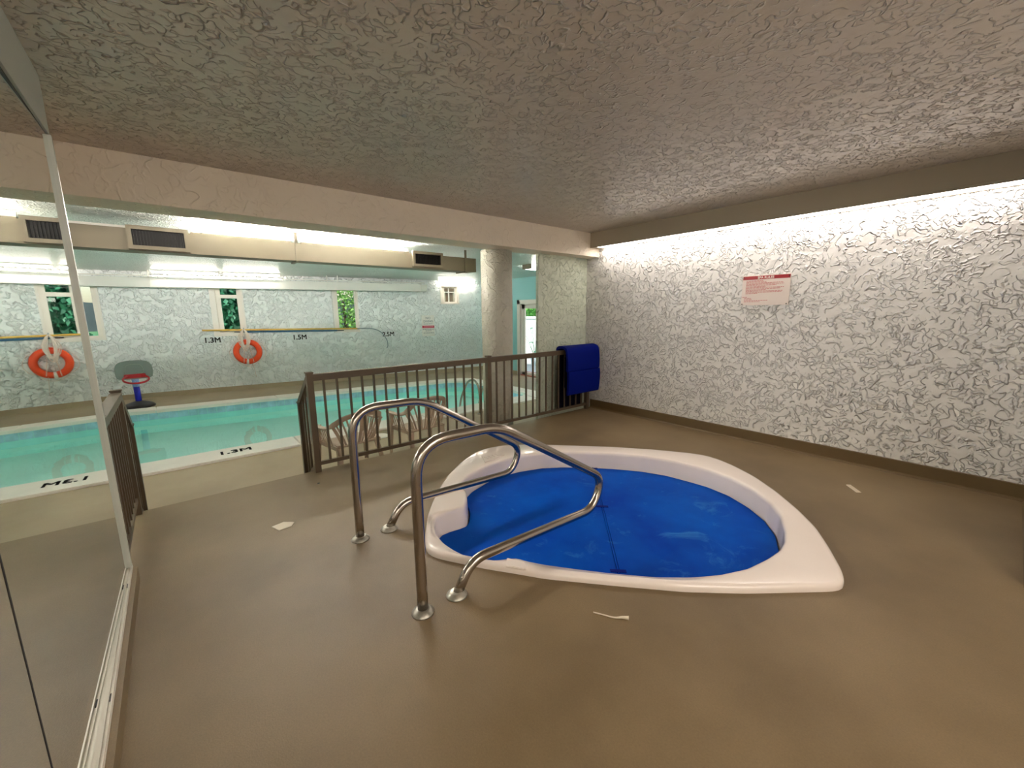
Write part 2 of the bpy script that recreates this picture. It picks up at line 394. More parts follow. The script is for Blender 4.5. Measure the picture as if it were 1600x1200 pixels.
# square off the corners
for cx, cy in ((X0, Y0), (EX, Y0), (EX, Y1), (X0, Y1)):
    v = sorted(b_, key=lambda q: (q.co.x - cx) ** 2 + (q.co.y - cy) ** 2)[0]; v.co = (cx, cy, 0)
c_ = ring(bm, r_out, .03, -.12); skin(bm, c_, a_)
# front riser of the platform, beside the steps
def quad(bm, *p): bm.faces.new([bm.verts.new(q) for q in p])
quad(bm, (EX, Y0, 0), (EX, Y1, 0), (EX, Y1, -.3), (EX, Y0, -.3))
bmesh.ops.recalc_face_normals(bm, faces=bm.faces)
struct(obj('floor', bm, M_floor), 'raised brown painted concrete floor around the sunken spa')
bm = BX((EX, -.80, -.30), (EX + .30, .28, -.15), bev=.006)
struct(obj('floor_step', bm, M_floor), 'painted step between the two stair rails')

def wallbox(name, lo, hi, m, label=None):
    o = struct(obj(name, BX(lo, hi), m)); 
    if label: o['label'] = label
    return o
wallbox('wall_right', (-.27, -5.15, -.02), (4.25, -5.0, CZ), M_wall, 'white trowelled stucco wall beside the spa')
wallbox('wall_return', (4.25, -7.6, -.3), (4.30, -3.985, 2.6), M_return, 'narrow pale green stucco wall behind the railing end')
wallbox('wall_back', (-.40, -5.0, 0), (-.25, -3.4, CZ), M_wall)
wallbox('wall_back_alcove', (-2.35, -3.55, 0), (-.40, -3.4, CZ), M_wall)
wallbox('wall_rear', (-2.35, -3.4, 0), (-2.2, 5.0, CZ), M_wall)
wallbox('wall_left', (-2.35, 5.0, -.3), (12.85, 5.15, 2.7), M_poolwall)
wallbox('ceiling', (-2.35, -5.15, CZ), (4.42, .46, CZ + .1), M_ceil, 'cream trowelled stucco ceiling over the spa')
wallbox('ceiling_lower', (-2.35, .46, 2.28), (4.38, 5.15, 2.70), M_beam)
wallbox('beam', (4.03, -5.0, 2.28), (4.38, .46, CZ), M_beam, 'plastered beam between the spa room and the pool hall')
# soffit with its luminous lens
wallbox('soffit', (-.25, -5.0, 2.41), (4.03, -4.80, CZ), M_soffit, 'boxed soffit along the top of the right wall')
# column
bm = lathe([(.205, -.3), (.205, .9), (.207, 1.5), (.205, 2.28)], 48, (4.42, -3.39, 0))
o = struct(obj('column', bm, M_column, smooth=False), 'round stucco column behind the railing')
for p in o.data.polygons: p.use_smooth = len(p.vertices) == 4
# baseboards: coved
def baseboard(name, a, b, n, m, h=.13, t=.014, z=0):
    a = Vector((*a, z)); b = Vector((*b, z)); n = Vector((*n, 0)); prof = [(0, 0), (.035, 0), (.022, .006), (t, .02), (t, h - .004), (t - .005, h), (0, h)]
    bm = bmesh.new(); A = [bm.verts.new(a + n * p + Vector((0, 0, q))) for p, q in prof]; B = [bm.verts.new(b + n * p + Vector((0, 0, q))) for p, q in prof]
    for i in range(len(prof)): j = (i + 1) % len(prof); bm.faces.new((A[i], A[j], B[j], B[i]))
    bm.faces.new(A); bm.faces.new(list(reversed(B))); bmesh.ops.recalc_face_normals(bm, faces=bm.faces)
    return struct(obj(name, bm, m))
baseboard('baseboard_right', (-.25, -5), (4.12, -5), (0, 1), M_basebrown)['label'] = 'dark brown coved base along the right wall'
baseboard('baseboard_back', (-.25, -5), (-.25, -3.4), (1, 0), M_basebrown)

# ------------------------------------------------------------------ pool hall
FA = Vector((12.3, 2.6, 0)); FU = Vector((-1.7, -10.1, 0)).normalized(); FN = Vector((FU.y, -FU.x, 0))   # far wall: along, into the room
if FN.x > 0: FN = -FN
def fs(y): return (2.6 - y) / -FU.y
FM = Matrix(((FU.x, FN.x, 0, FA.x), (FU.y, FN.y, 0, FA.y), (0, 0, 1, 0), (0, 0, 0, 1)))     # local x along wall to the right, y into room, z up
def fbox(name, lo, hi, m, parent=None, bev=0):
    return obj(name, BX(lo, hi, FM, bev), m, parent)
S0, S1 = fs(5.0), fs(-7.6)
# window openings: (s0, s1, z0, z1)
WIN = [(fs(1.96), fs(1.09), 1.04, 2.20), (fs(-.86), fs(-1.37), 1.07, 2.20), (fs(-3.37), fs(-3.90), 1.04, 2.20), (fs(-6.24), fs(-6.76), 1.76, 2.26)]
bm = bmesh.new(); cur = S0 - .2
for s0, s1, z0, z1 in WIN:
    for lo, hi in (((cur, -.15, -.3), (s0, 0, 2.6)), ((s0, -.15, -.3), (s1, 0, z0)), ((s0, -.15, z1), (s1, 0, 2.6))): box(bm, lo, hi, FM)
    cur = s1
box(bm, (cur, -.15, -.3), (S1 + .2, 0, 2.6), FM)
bmesh.ops.recalc_face_normals(bm, faces=bm.faces)
struct(obj('wall_far', bm, M_poolwall), 'pale aqua stucco wall beyond the pool')
# right end wall (teal) with the door opening
DX0, DX1, DZ = 7.75, 8.90, 1.75
bm = bmesh.new()
for lo, hi in (((4.42, -7.75, -.3), (DX0, -7.6, 2.6)), ((DX1, -7.75, -.3), (11.1, -7.6, 2.6)), ((DX0, -7.75, DZ), (DX1, -7.6, 2.6))): box(bm, lo, hi)
struct(obj('wall_pool_right', bm, M_teal), 'teal painted wall with the garden door')
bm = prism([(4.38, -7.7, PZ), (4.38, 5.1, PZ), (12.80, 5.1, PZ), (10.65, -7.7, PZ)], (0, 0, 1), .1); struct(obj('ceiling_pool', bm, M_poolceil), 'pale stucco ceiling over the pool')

# pool outline (inner edge), coping, deck
def farx(y, off=0): return 9.30 + (y + 5.5) * .150 + off
PI_ = [(6.50, 4.7), (6.50, -5.72), (6.56, -5.84), (6.68, -5.90), (8.75, -5.90), (9.00, -5.84), (9.17, -5.70), (farx(-5.45), -5.45), (farx(4.7), 4.7)]
PO_ = [(6.05, 5.0), (6.05, -6.05), (6.12, -6.17), (6.25, -6.22), (8.90, -6.22), (9.22, -6.15), (9.45, -5.95), (farx(-5.6) + .33, -5.60), (farx(5.0) + .33, 5.0)]
pool = thing('swimming_pool', 'indoor swimming pool with white coping and a blue waterline tile band', 'pool')
pool['kind'] = 'structure'; del pool['category']
zc, zw, zb = -.27, -.45, -1.55
def strip(bm, A, za, B, zb_):
    va = [bm.verts.new((*p, za)) for p in A]; vb = [bm.verts.new((*p, zb_)) for p in B]
    for i in range(len(A) - 1): bm.faces.new((va[i], va[i + 1], vb[i + 1], vb[i]))
# coping as slabs cut by narrow joints
def coping_piece(a, b, c, d, ):
    """quad a-b outer, c-d inner (plan), top zc"""
    bm = bmesh.new(); P = [a, b, c, d]
    lo = [bm.verts.new((*p, zc - .06)) for p in P]; hi = [bm.verts.new((*p, zc)) for p in P]
    bm.faces.new(hi); bm.faces.new(list(reversed(lo)))
    for i in range(4): bm.faces.new((lo[i], lo[(i + 1) % 4], hi[(i + 1) % 4], hi[i]))
    bmesh.ops.recalc_face_normals(bm, faces=bm.faces)
    bmesh.ops.bevel(bm, geom=[e for e in bm.edges if all(v.co.z > zc - .01 for v in e.verts)], offset=.008, segments=2, affect='EDGES')
    return obj('coping_slab', bm, M_coping, pool)
ys = [4.7, 2.85, .83, -1.2, -3.2, -5.72]
for i in range(len(ys) - 1):
    coping_piece((6.05, ys[i] - .004), (6.05, ys[i + 1] + .004), (6.53, ys[i + 1] + .004), (6.53, ys[i] - .004))
ysf = [4.7, 2.45, .4, -1.6, -3.6, -5.45]
for i in range(len(ysf) - 1):
    y0, y1 = ysf[i] - .004, ysf[i + 1] + .004
    coping_piece((farx(y0) + .33, y0), (farx(y1) + .33, y1), (farx(y1) - .03, y1), (farx(y0) - .03, y0))
# end with its rounded corners: one cast piece
A = [(6.05, -5.72)] + PO_[1:7] + [(farx(-5.45) + .33, -5.45)]
B = [(6.53, -5.72), (6.59, -5.82), (6.70, -5.87), (6.90, -5.87), (8.74, -5.87), (8.98, -5.81), (9.14, -5.68), (farx(-5.45) - .03, -5.45)]
bm = bmesh.new(); strip(bm, A, zc, B, zc); strip(bm, B, zc, B, zc - .06); strip(bm, A, zc - .06, A, zc); bmesh.ops.recalc_face_normals(bm, faces=bm.faces)
o = obj('coping_slab', bm, M_coping, pool)
# basin
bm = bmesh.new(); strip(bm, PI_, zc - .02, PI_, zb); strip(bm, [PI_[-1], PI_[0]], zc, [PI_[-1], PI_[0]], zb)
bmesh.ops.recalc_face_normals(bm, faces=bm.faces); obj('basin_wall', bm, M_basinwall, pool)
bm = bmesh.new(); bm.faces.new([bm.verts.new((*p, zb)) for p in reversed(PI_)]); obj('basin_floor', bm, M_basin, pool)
# waterline tiles, each with its own edges, on far, right and near sides
bm = bmesh.new()
def tiles(p, q, inward):
    p = Vector((*p, 0)); q = Vector((*q, 0)); L = (q - p).length; n = max(1, round(L / .152)); u = (q - p) / L; w = L / n; nn = Vector((*inward, 0))
    for i in range(n):
        a = p + u * (i * w + .003); b = p + u * ((i + 1) * w - .003)
        for z0, z1 in ((zc - .062 - .148, zc - .062),):
            vs = [bm.verts.new(v) for v in (a + Vector((0, 0, z0)), b + Vector((0, 0, z0)), b + Vector((0, 0, z1)), a + Vector((0, 0, z1)))]
            ws = [bm.verts.new(v.co + nn * .006) for v in vs]
            bm.faces.new(ws)
            for k in range(4): bm.faces.new((vs[k], vs[(k + 1) % 4], ws[(k + 1) % 4], ws[k]))
for i in range(len(PI_) - 1):
    a, b = PI_[i], PI_[i + 1]; d = Vector((b[0] - a[0], b[1] - a[1])).normalized(); tiles(a, b, (-d.y, d.x))
bmesh.ops.recalc_face_normals(bm, faces=bm.faces)
o = obj('tile_band', bm, M_tile, pool); o['kind'] = 'stuff'; o['label'] = 'blue waterline tiles'
bm = bmesh.new(); bm.faces.new([bm.verts.new((*p, zw)) for p in reversed(PI_)])
if bm.faces[:][0].normal.z < 0: bmesh.ops.reverse_faces(bm, faces=bm.faces)
bm.normal_update()
if list(bm.faces)[0].normal.z < 0: bmesh.ops.reverse_faces(bm, faces=bm.faces)
obj('water', bm, M_water, pool)['label'] = 'clear turquoise pool water'
# unseen underwater lights, added in the near side to brighten the water
M_pool_fill = mat('pool_fill_lens', (1, 1, 1), .4, emit=((.80, 1.0, .95), POOL_FILL))
for y in (3.2, 1.1, -1.0, -3.1, -5.1):
    o = obj('pool_fill_light', lathe([(.0, .03), (.12, .03), (.15, .01), (.15, .0)][::-1], 24), M_pool_fill, pool)
    o.matrix_local = Matrix.Translation((6.5, y, -.95)) @ Matrix.Rotation(R(90), 4, 'Y')
# deck around it
bm = bmesh.new()
zd = -.30
def dq(*p): bm.faces.new([bm.verts.new((x, y, zd)) for x, y in p])
dq((EX - .05, 5.1), (EX - .05, -7.7), (6.06, -7.7), (6.06, 5.1))
dq((6.06, -6.16), (6.06, -7.7), (11.3, -7.7), (9.2, -6.16))
dq((9.2, -6.16), (11.3, -7.7), (11.3, -5.5), (farx(-5.5) + .32, -5.5))
dq((farx(-5.5) + .32, -5.5), (11.3, -5.5), (14.3, 5.1), (farx(5.1) + .32, 5.1))
dq((6.06, 4.69), (11.3, 4.69), (11.3, 5.1), (6.06, 5.1))
bmesh.ops.recalc_face_normals(bm, faces=bm.faces)
if sum(f.normal.z for f in bm.faces) < 0: bmesh.ops.reverse_faces(bm, faces=bm.faces)
struct(obj('pool_deck', bm, M_deck), 'tan painted concrete deck around the pool')
def fpt(s, d): p = FM @ Vector((s, d, 0)); return (p.x, p.y)
baseboard('baseboard_far', fpt(S0, 0), fpt(S1 + .05, 0), (FN.x, FN.y), M_basetan, .11, .02, -.3)
baseboard('baseboard_pool_right', (8.98, -7.6), (10.7, -7.6), (0, 1), M_basetan, .11, .02, -.3)

# painted depth marks on the far wall and on the near coping
def wall_text(name, s, y, z, size, m=M_text, label=None, mirror=False, bold=0.0):
    mt = FM @ Matrix.Translation((fs(y), .004, z)) @ Matrix(((1, 0, 0, 0), (0, 0, 1, 0), (0, 1, 0, 0), (0, 0, 0, 1)))
    o = text_obj(name, s, size, m, mt, bold=bold, thick=size * .045); return o
for s, y in (('1.3M', -.545), ('1.5M', -2.32), ('2.5M', -4.50)):
    o = wall_text('depth_mark', s, y, .86, .165)
    tag(o, {'1.3M': 'black 1.3M depth lettering on far wall below the second window', '1.5M': 'black 1.5M depth lettering on far wall under the blue pole', '2.5M': 'black 2.5M depth lettering crossed by the pole hook'}[s], 'lettering')
    struct(o); del o['category']
def deck_text(y, s, mirror):
    mt = Matrix.Translation((6.24, y, zc + .002)) @ Matrix.Rotation(R(-90), 4, 'Z') @ Matrix.Diagonal((-1 if mirror else 1, 1, 1, 1))
    return text_obj('depth_mark', s, .19, M_text, mt, parent=pool, bold=0.0, thick=.008)
deck_text(-.27, '1.3M', False)['label'] = 'black 1.3M lettering on the near coping'

# ------------------------------------------------------------------ windows on the far wall
def window(n, s0, s1, z0, z1, mull=None, transom=None, grid=None, jamb=.05, left=.05, cas=.06, label=''):
    w = thing('window_%d' % n, label, 'window'); w['kind'] = 'structure'; del w['category']
    f = bmesh.new()
    d0, d1 = -.12, -.07
    for lo, hi in (((s0, d0, z0), (s0 + left, d1, z1)), ((s1 - jamb, d0, z0), (s1, d1, z1)), ((s0, d0, z0), (s1, d1, z0 + .05)), ((s0, d0, z1 - .05), (s1, d1, z1))): box(f, lo, hi, FM)
    if mull: box(f, (mull[0], d0, z0), (mull[1], d1, z1), FM)
    if transom: box(f, (s0 + left, d0, transom[0]), (transom[2], d1, transom[1]), FM)
    if grid:
        for g in grid[0]: box(f, (g - .01, d0, z0), (g + .01, d1, z1), FM)
        for g in grid[1]: box(f, (s0, d0, g - .01), (s1, d1, g + .01), FM)
    obj('window_frame', f, M_frame, w)
    r = bmesh.new()      # painted reveal lining
    t = .012
    for lo, hi in (((s0, -.15, z0), (s0 + t, .0, z1)), ((s1 - t, -.15, z0), (s1, .0, z1)), ((s0, -.15, z0), (s1, .0, z0 + t)), ((s0, -.15, z1 - t), (s1, .0, z1))): box(r, lo, hi, FM)
    obj('reveal', r, M_frame, w)
    c = bmesh.new()
    for lo, hi in (((s0 - cas, .0, z0 - cas * .5), (s0 + .004, .015, z1 + .03)), ((s1 - .004, .0, z0 - cas * .5), (s1 + .03, .015, z1 + .03)), ((s0 - cas, .0, z0 - cas * .7), (s1 + .03, .022, z0 + .004)), ((s0 - cas, .0, z1 - .004), (s1 + .03, .015, z1 + .03))): box(c, lo, hi, FM)
    obj('casing', c, M_trim, w)
    g = bmesh.new(); box(g, (s0 + left * .5, -.098, z0 + .02), (s1 - jamb * .5, -.092, z1 - .02), FM)
    obj('pane', g, M_winglass, w)
    return w
window(1, *WIN[0], left=.08, jamb=.10, cas=.06, label='white framed window at the left with a strip of sky and hill')
window(2, *WIN[1], transom=(1.87, 1.95, WIN[1][1] - .1), left=.10, jamb=.10, cas=.10, label='narrow white framed window above the life ring')
window(3, *WIN[2], left=.07, jamb=.05, cas=.05, label='narrow white framed window under the right end of the pole')
s0, s1, z0, z1 = WIN[3]
window(4, s0 + .0, s1, z0, z1, grid=([(s0 + s1) / 2], [z0 + .33]), left=.12, jamb=.08, cas=.03, label='small high square window with glazing bars')

# garden door in the teal wall
d = thing('door_1', 'white framed glass door to the garden in the teal wall', 'door'); d['kind'] = 'structure'; del d['category']
bm = bmesh.new()
for lo, hi in (((DX1 - .05, -7.62, -.3), (DX1 + .07, -7.585, DZ + .07)), ((DX0 - .07, -7.62, -.3), (DX0 + .05, -7.585, DZ + .07)), ((DX0 - .07, -7.62, DZ - .04), (DX1 + .07, -7.585, DZ + .07)),
               ((DX1 - .05, -7.75, -.3), (DX1, -7.6, DZ)), ((DX0, -7.75, -.3), (DX0 + .05, -7.6, DZ)), ((DX0, -7.75, DZ - .05), (DX1, -7.6, DZ))): box(bm, lo, hi)
obj('door_frame', bm, M_trim, d)
bm = bmesh.new(); a, b = DX0 + .05, DX1 - .05
for lo, hi in (((b - .13, -7.70, -.28), (b, -7.66, DZ - .05)), ((a, -7.70, -.28), (a + .13, -7.66, DZ - .05)), ((a, -7.70, DZ - .17), (b, -7.66, DZ - .05)), ((a, -7.70, -.28), (b, -7.66, -.20))): box(bm, lo, hi)
df = obj('door_sash', bm, M_trim, d)
obj('pane', BX((a + .12, -7.683, -.21), (b - .12, -7.677, DZ - .16)), M_winglass, df)
obj('threshold', BX((DX0, -7.76, -.3), (DX1, -7.60, -.275)), M_brick, d)['label'] = 'reddish brown threshold'

# ------------------------------------------------------------------ large light fittings
cl = thing('cove_light', 'continuous lit lens under the soffit along the right wall', 'light')
obj('lens', BX((.02, -4.985, 2.396), (3.93, -4.815, 2.409)), M_cove, cl)
bm = bmesh.new(); box(bm, (-.25, -4.815, 2.392), (4.03, -4.80, 2.409)); box(bm, (-.25, -5.0, 2.392), (4.03, -4.985, 2.409)); box(bm, (3.93, -4.985, 2.392), (4.03, -4.815, 2.409))
obj('lens_rim', bm, M_soffit, cl)

def batten(y0, y1, x, z, label, group, on='down', mtx=None, lit=True):
    """bare fluorescent batten: body, lit tube, two end holders"""
    t = thing('fluorescent_light', label, 'light', group=group)
    s = -1 if on == 'down' else 1
    mm = mtx or Matrix.Identity(4)
    obj('body', BX((x - .03, y0, z), (x + .03, y1, z - s * (.012 if on == 'up' else .035)), mm), M_white, t)
    zt = z + s * .018
    P = [mm @ Vector((x, y0 + .03 * (1 if y1 > y0 else -1), zt)), mm @ Vector((x, y1 - .03 * (1 if y1 > y0 else -1), zt))]
    obj('lit_tube', TUBE_(P, .014, 10), M_tube2 if on == 'up' else M_tube, t)
    for yy in (y0, y1):
        sg = 1 if (yy == y0) == (y1 > y0) else -1
        obj('tube_holder', BX((x - .015, yy, z), (x + .015, yy + sg * .03, zt + s * .016), mm), M_white, t)
    return t

# duct over the near side of the pool
duct = thing('air_duct', 'long beige rectangular air duct hanging over the near side of the pool', 'duct')
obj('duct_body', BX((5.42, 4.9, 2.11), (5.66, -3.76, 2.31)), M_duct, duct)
bm = bmesh.new()
for y in (3.2, 1.6, -1.24, -3.55):
    pass
def strap(y, w=.03):
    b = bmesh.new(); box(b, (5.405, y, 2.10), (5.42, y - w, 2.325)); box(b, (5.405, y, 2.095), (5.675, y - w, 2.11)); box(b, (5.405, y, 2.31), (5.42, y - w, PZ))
    return obj('hanger_strap', b, M_duct, duct)
for y in (3.4, 1.7, -1.22, -3.55): strap(y)
def vent(y0, y1, z0, z1):
    f = bmesh.new(); fx0, fx1 = 5.375, 5.42; m_ = .035
    for lo, hi in (((fx0, y1 - m_, z1), (fx1, y0 + m_, z1 + m_)), ((fx0, y1 - m_, z0 - m_), (fx1, y0 + m_, z0)), ((fx0, y0, z0), (fx1, y0 + m_, z1)), ((fx0, y1 - m_, z0), (fx1, y1, z1))): box(f, lo, hi)
    o = obj('grille_frame', f, M_duct, duct)
    obj('grille_opening', BX((5.41, y1, z0), (5.425, y0, z1)), M_black, o)
    n = 17; mesh = None
    for k in range(n):
        y = y1 + (y0 - y1) * (k + .5) / n
        s = obj('slat', BX((5.382, -.0012, z0), (5.408, .0012, z1)), M_dark, o) if mesh is None else None
        if s is None: s = bpy.data.objects.new('slat', mesh); COL.objects.link(s); s.parent = o
        mesh = s.data; s.location = (0, y, 0)
vent(.18, -.21, 2.155, 2.30); vent(-2.72, -3.12, 2.17, 2.305)
G1 = 'fluorescent battens lying on the near duct'  # the two behind the mirror screen are added to brighten the hall
for y0, y1, lb in ((3.35, 2.17, 'added fill batten on the near duct, unseen far behind the mirror screen'), (2.12, 1.10, 'added fill batten on the near duct, unseen just behind the mirror screen'), (-.27, -1.19, 'lit fluorescent batten on the near duct right of the middle vent'),
                  (-1.30, -2.66, 'lit fluorescent batten on the near duct ending at the right vent')):
    batten(y0, y1, 5.47, 2.336, lb, G1, on='up')
bm = BX((5.43, .60, 2.312), (5.50, -.20, 2.332)); tag(obj('unlit_batten', bm, M_white), 'short unlit white batten on the near duct left of the middle vent', 'light', G1)
# bar under each battens so that they rest on the duct
for (y0, y1) in ((3.35, 2.17), (2.12, 1.10), (-.27, -1.19), (-1.30, -2.66)):
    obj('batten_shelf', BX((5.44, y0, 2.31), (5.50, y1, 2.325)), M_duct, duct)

# pale box duct against the far wall
d2 = thing('box_duct', 'pale box duct running along the top of the far wall', 'duct')
obj('duct_body', BX((S0, .16, 2.075), (fs(-5.50), .45, 2.27), FM), M_duct2, d2)
obj('duct_end_section', BX((fs(-5.50), .18, 2.08), (fs(-5.68), .43, 2.26), FM), M_duct2, d2)
bm = bmesh.new(); box(bm, (fs(-5.49), .14, 2.06), (fs(-5.52), .47, 2.285), FM); obj('joint_flange', bm, M_duct2, d2)
for y in (3.0, .16, -.10, -3.16, -3.40):
    bm = bmesh.new(); box(bm, (fs(y), .45, 2.07), (fs(y - .025), .462, PZ), FM); obj('hanger_strap', bm, M_duct2, d2)
obj('cable_tray', BX((S0, .462, 2.285), (fs(-5.6), .50, 2.31), FM), M_duct2, d2)
tag(obj('wall_conduit', TUBE_([FM @ Vector((fs(-3.30), .03, 2.2)), FM @ Vector((fs(-3.30), .03, 1.0))], .012, 8), M_duct2), 'thin pale conduit running down beside the window under the pole end', 'conduit')
G2 = 'fluorescent battens in front of the far box duct'  # first two are unseen extras, added to light the pool hall
for y0, y1, lb in ((3.9, 2.75, 'added fill batten on the far side, unseen far behind the mirror screen'), (2.70, 1.46, 'added fill batten on the far side, unseen just behind the mirror screen edge'), (.10, -1.05, 'lit fluorescent batten over the second window, left one of the pair'), (-1.10, -2.20, 'lit fluorescent batten right of the second window, right one of the pair')):
    mt = FM @ Matrix.Translation((0, .56, 0)) @ Matrix.Rotation(R(-90), 4, 'Z')
    # local: batten runs along its y; map y to the wall direction
    batten(-fs(y0) * -1, -fs(y1) * -1, 0, 2.385, lb, G2, on='down', mtx=FM @ Matrix(((0, 1, 0, 0), (1, 0, 0, .56), (0, 0, 1, 0), (0, 0, 0, 1))))
batten(fs(-6.1), fs(-7.3), 0, 2.40, 'lit fluorescent batten above the small square window', 'fluorescent battens on the far wall', on='down', mtx=FM @ Matrix(((0, 1, 0, 0), (1, 0, 0, .10), (0, 0, 1, 0), (0, 0, 0, 1))))
# wrap-around ceiling fitting glimpsed between column and return wall
t = thing('ceiling_light', 'boxy ceiling light with beige end cap, between column and return wall', 'light')
obj('end_cap', BX((6.18, -5.62, 2.33), (6.42, -5.58, 2.42)), M_duct, t)
obj('lens', BX((6.185, -6.80, 2.335), (6.415, -5.62, 2.42)), mat('lit_wrap_lens', (1, 1, 1), .4, emit=((1, .96, .86), 6.0)), t)
obj('end_cap', BX((6.18, -6.84, 2.35), (6.42, -6.80, 2.42), bev=.006), M_duct, t)
# row of fill lights added on the hall ceiling, hidden by the beam
M_hall_fill = mat('hall_fill_lens', (1, 1, 1), .4, emit=((1, .95, .88), HALL_FILL))
for yy, lb in ((3.6, 'beside the left end wall'), (1.9, 'behind the mirror screen'), (.1, 'above the platform steps'), (-1.7, 'left of the round column'), (-6.6, 'in front of the return wall, pool side')):
    t = thing('ceiling_light', 'added unseen fill light behind the beam, ' + lb, 'light', group='added fill lights behind the beam')
    obj('lens', BX((4.62, yy - .6, 2.365), (4.84, yy + .6, 2.42), bev=.01), M_hall_fill, t)
    for e in (-.64, .6): obj('end_cap', BX((4.61, yy + e, 2.36), (4.85, yy + e + .04, 2.42)), M_white, t)
# ceiling fill light added out of view, behind the camera
t = thing('ceiling_light', 'added unseen ceiling fill light behind the camera', 'light')
obj('lens', BX((-1.9, -1.9, 2.53), (-.9, -.7, 2.59)), mat('alcove_fill_lens', (1, 1, 1), .4, emit=((1, .86, .72), CEIL_FILL)), t)
obj('rim', BX((-1.95, -1.95, 2.57), (-.85, -.65, 2.60)), M_trim, t)

# wall light added behind the camera to brighten the spa room
t = thing('wall_fill_light', 'added unseen wall fill light behind the camera', 'light')
obj('lens', BX((-2.17, -2.6, 2.10), (-2.07, .1, 2.24), bev=.01), M_wall_fill, t)
obj('back_plate', BX((-2.2, -2.62, 2.08), (-2.16, .12, 2.26)), M_white, t)

# ------------------------------------------------------------------ spa tub
spa = thing('spa_tub', 'cream fan-shaped sunken hot tub with a broad rim', 'hot tub', (0, 0, 0))
bm = bmesh.new()
prof = [(r_out, .000, .0), (r_out, .000, .022), (r_out, .004, .033), (r_out, .014, .041), (r_out, .030, .044)]
rings = [ring(bm, rr, dr, z) for rr, dr, z in prof]
r_mid1 = [i + (o_ - i) * .35 for i, o_ in zip(r_in, r_out)]; rings.append(ring(bm, r_mid1, 0, .040))
rings += [ring(bm, r_in, -.03, .037), ring(bm, r_in, -.012, .034), ring(bm, r_in, .0, .024), ring(bm, r_in, .004, .005), ring(bm, r_in, .012, -.15), ring(bm, r_in, .03, -.40)]
r_seat = [r * .70 for r in r_in]; rings += [ring(bm, r_seat, 0, -.42), ring(bm, r_seat, .03, -.80)]
for a, b in zip(rings, rings[1:]): skin(bm, a, b)
bm.faces.new(rings[-1]); bmesh.ops.recalc_face_normals(bm, faces=bm.faces)
tub = obj('tub_shell', bm, M_spa, spa, smooth=True)
# flat embossed pads on the rim (control and grip areas)
def pad(name, pts, z0=.038, z1=.0475):
    bm = prism([(x, y, z0) for x, y in pts], (0, 0, 1), z1 - z0); bmesh.ops.bevel(bm, geom=bm.edges[:], offset=.004, segments=2, affect='EDGES')
    return obj(name, bm, M_spa, spa)
pad('rim_pad', [(3.13, -2.22), (3.30, -2.30), (3.34, -2.52), (3.17, -2.50)])
for k in range(4):
    obj('grip_bead', BX((3.19 + .0 * k, -2.30 - .045 * k, .045), (3.26, -2.318 - .045 * k, .051), bev=.002), M_spa, spa)
pad('rim_pad', [(1.60, -1.41), (1.70, -1.34), (1.76, -1.395), (1.66, -1.45)], .034, .047)
# filter housing block beside the inner edge
# two-leaf floating cover at water level
r_cov = [r - .022 for r in r_in]
cov = thing('spa_cover', 'bright blue two-leaf floating cover lying inside the hot tub', 'cover', (0, 0, 0))
seam_a, seam_b = Vector((2.66, -3.24)), Vector((1.42, -2.02))
def clip_side(sign):
    pts = [Vector((SC0.x + r * math.cos(a), SC0.y + r * math.sin(a))) for r, a in zip(r_cov, ANG)]
    a = Vector((2.69, -3.31)); b = Vector((1.37, -1.98)); n = Vector((-(b - a).y, (b - a).x)).normalized() * sign
    out = []
    N = len(pts)
    for i in range(N):
        p, q = pts[i], pts[(i + 1) % N]; dp = (p - a).dot(n) - .004; dq_ = (q - a).dot(n) - .004
        if dp >= 0: out.append(p)
        if (dp >= 0) != (dq_ >= 0): t = dp / (dp - dq_); out.append(p + (q - p) * t)
    return out
for sgn in (1, -1):
    pts = clip_side(sgn)
    bm = prism([(p.x, p.y, -.150) for p in pts], (0, 0, 1), .022)
    bmesh.ops.bevel(bm, geom=[e for e in bm.edges if all(v.co.z > -.13 for v in e.verts)], offset=.006, segments=2, affect='EDGES')
    o = obj('cover_leaf', bm, M_cover, cov)
    if sgn == 1: o['label'] = 'blue cover leaf'
# seam hinge ridge and strap tabs
a = Vector((2.66, -3.28, -.129)); b = Vector((1.38, -1.99, -.129))
obj('seam', BAR(a, b, .010, .004), M_cover, cov)
for t_ in (.03, .5, .985):
    c = a.lerp(b, t_); n = Vector((-(b - a).y, (b - a).x, 0)).normalized()
    obj('strap_tab', BAR(c - n * .05, c + n * .05, .03, .008), MATS['blue_foam'], cov)

# ------------------------------------------------------------------ stainless grab rails: loops in a vertical plane
def grab_rail(x, label):
    t = thing('grab_rail', label, 'handrail', (x, -.82, 0), group='stainless grab rails at the hot tub')
    P = [(0, 0, 0), (0, 0, .895), (0, -.50, .885), (0, -1.42, .335), (0, -1.33, .125), (0, -.30, .165), (0, -.20, 0)]
    path = fillet(P, [.19, .12, .12, .14, .16], 8)
    dn = [path[0]]
    for p, q in zip(path, path[1:]):
        L = (q - p).length; k = max(1, int(L / .12))
        for i in range(1, k + 1): dn.append(p.lerp(q, i / k))
    obj('rail_tube', TUBE_(dn, .0275, 20), M_steel, t, smooth=True)
    for y in (0, -.20):
        obj('floor_flange', lathe([(0.031, .026), (.037, .024), (.047, .014), (.056, .006), (.058, .0)][::-1], 28, (0, y, 0)), M_flange, t, smooth=True)
    return t
grab_rail(2.62, 'bent stainless steel grab rail on the far side of the hot tub step')
grab_rail(1.725, 'bent stainless steel grab rail nearest the camera')

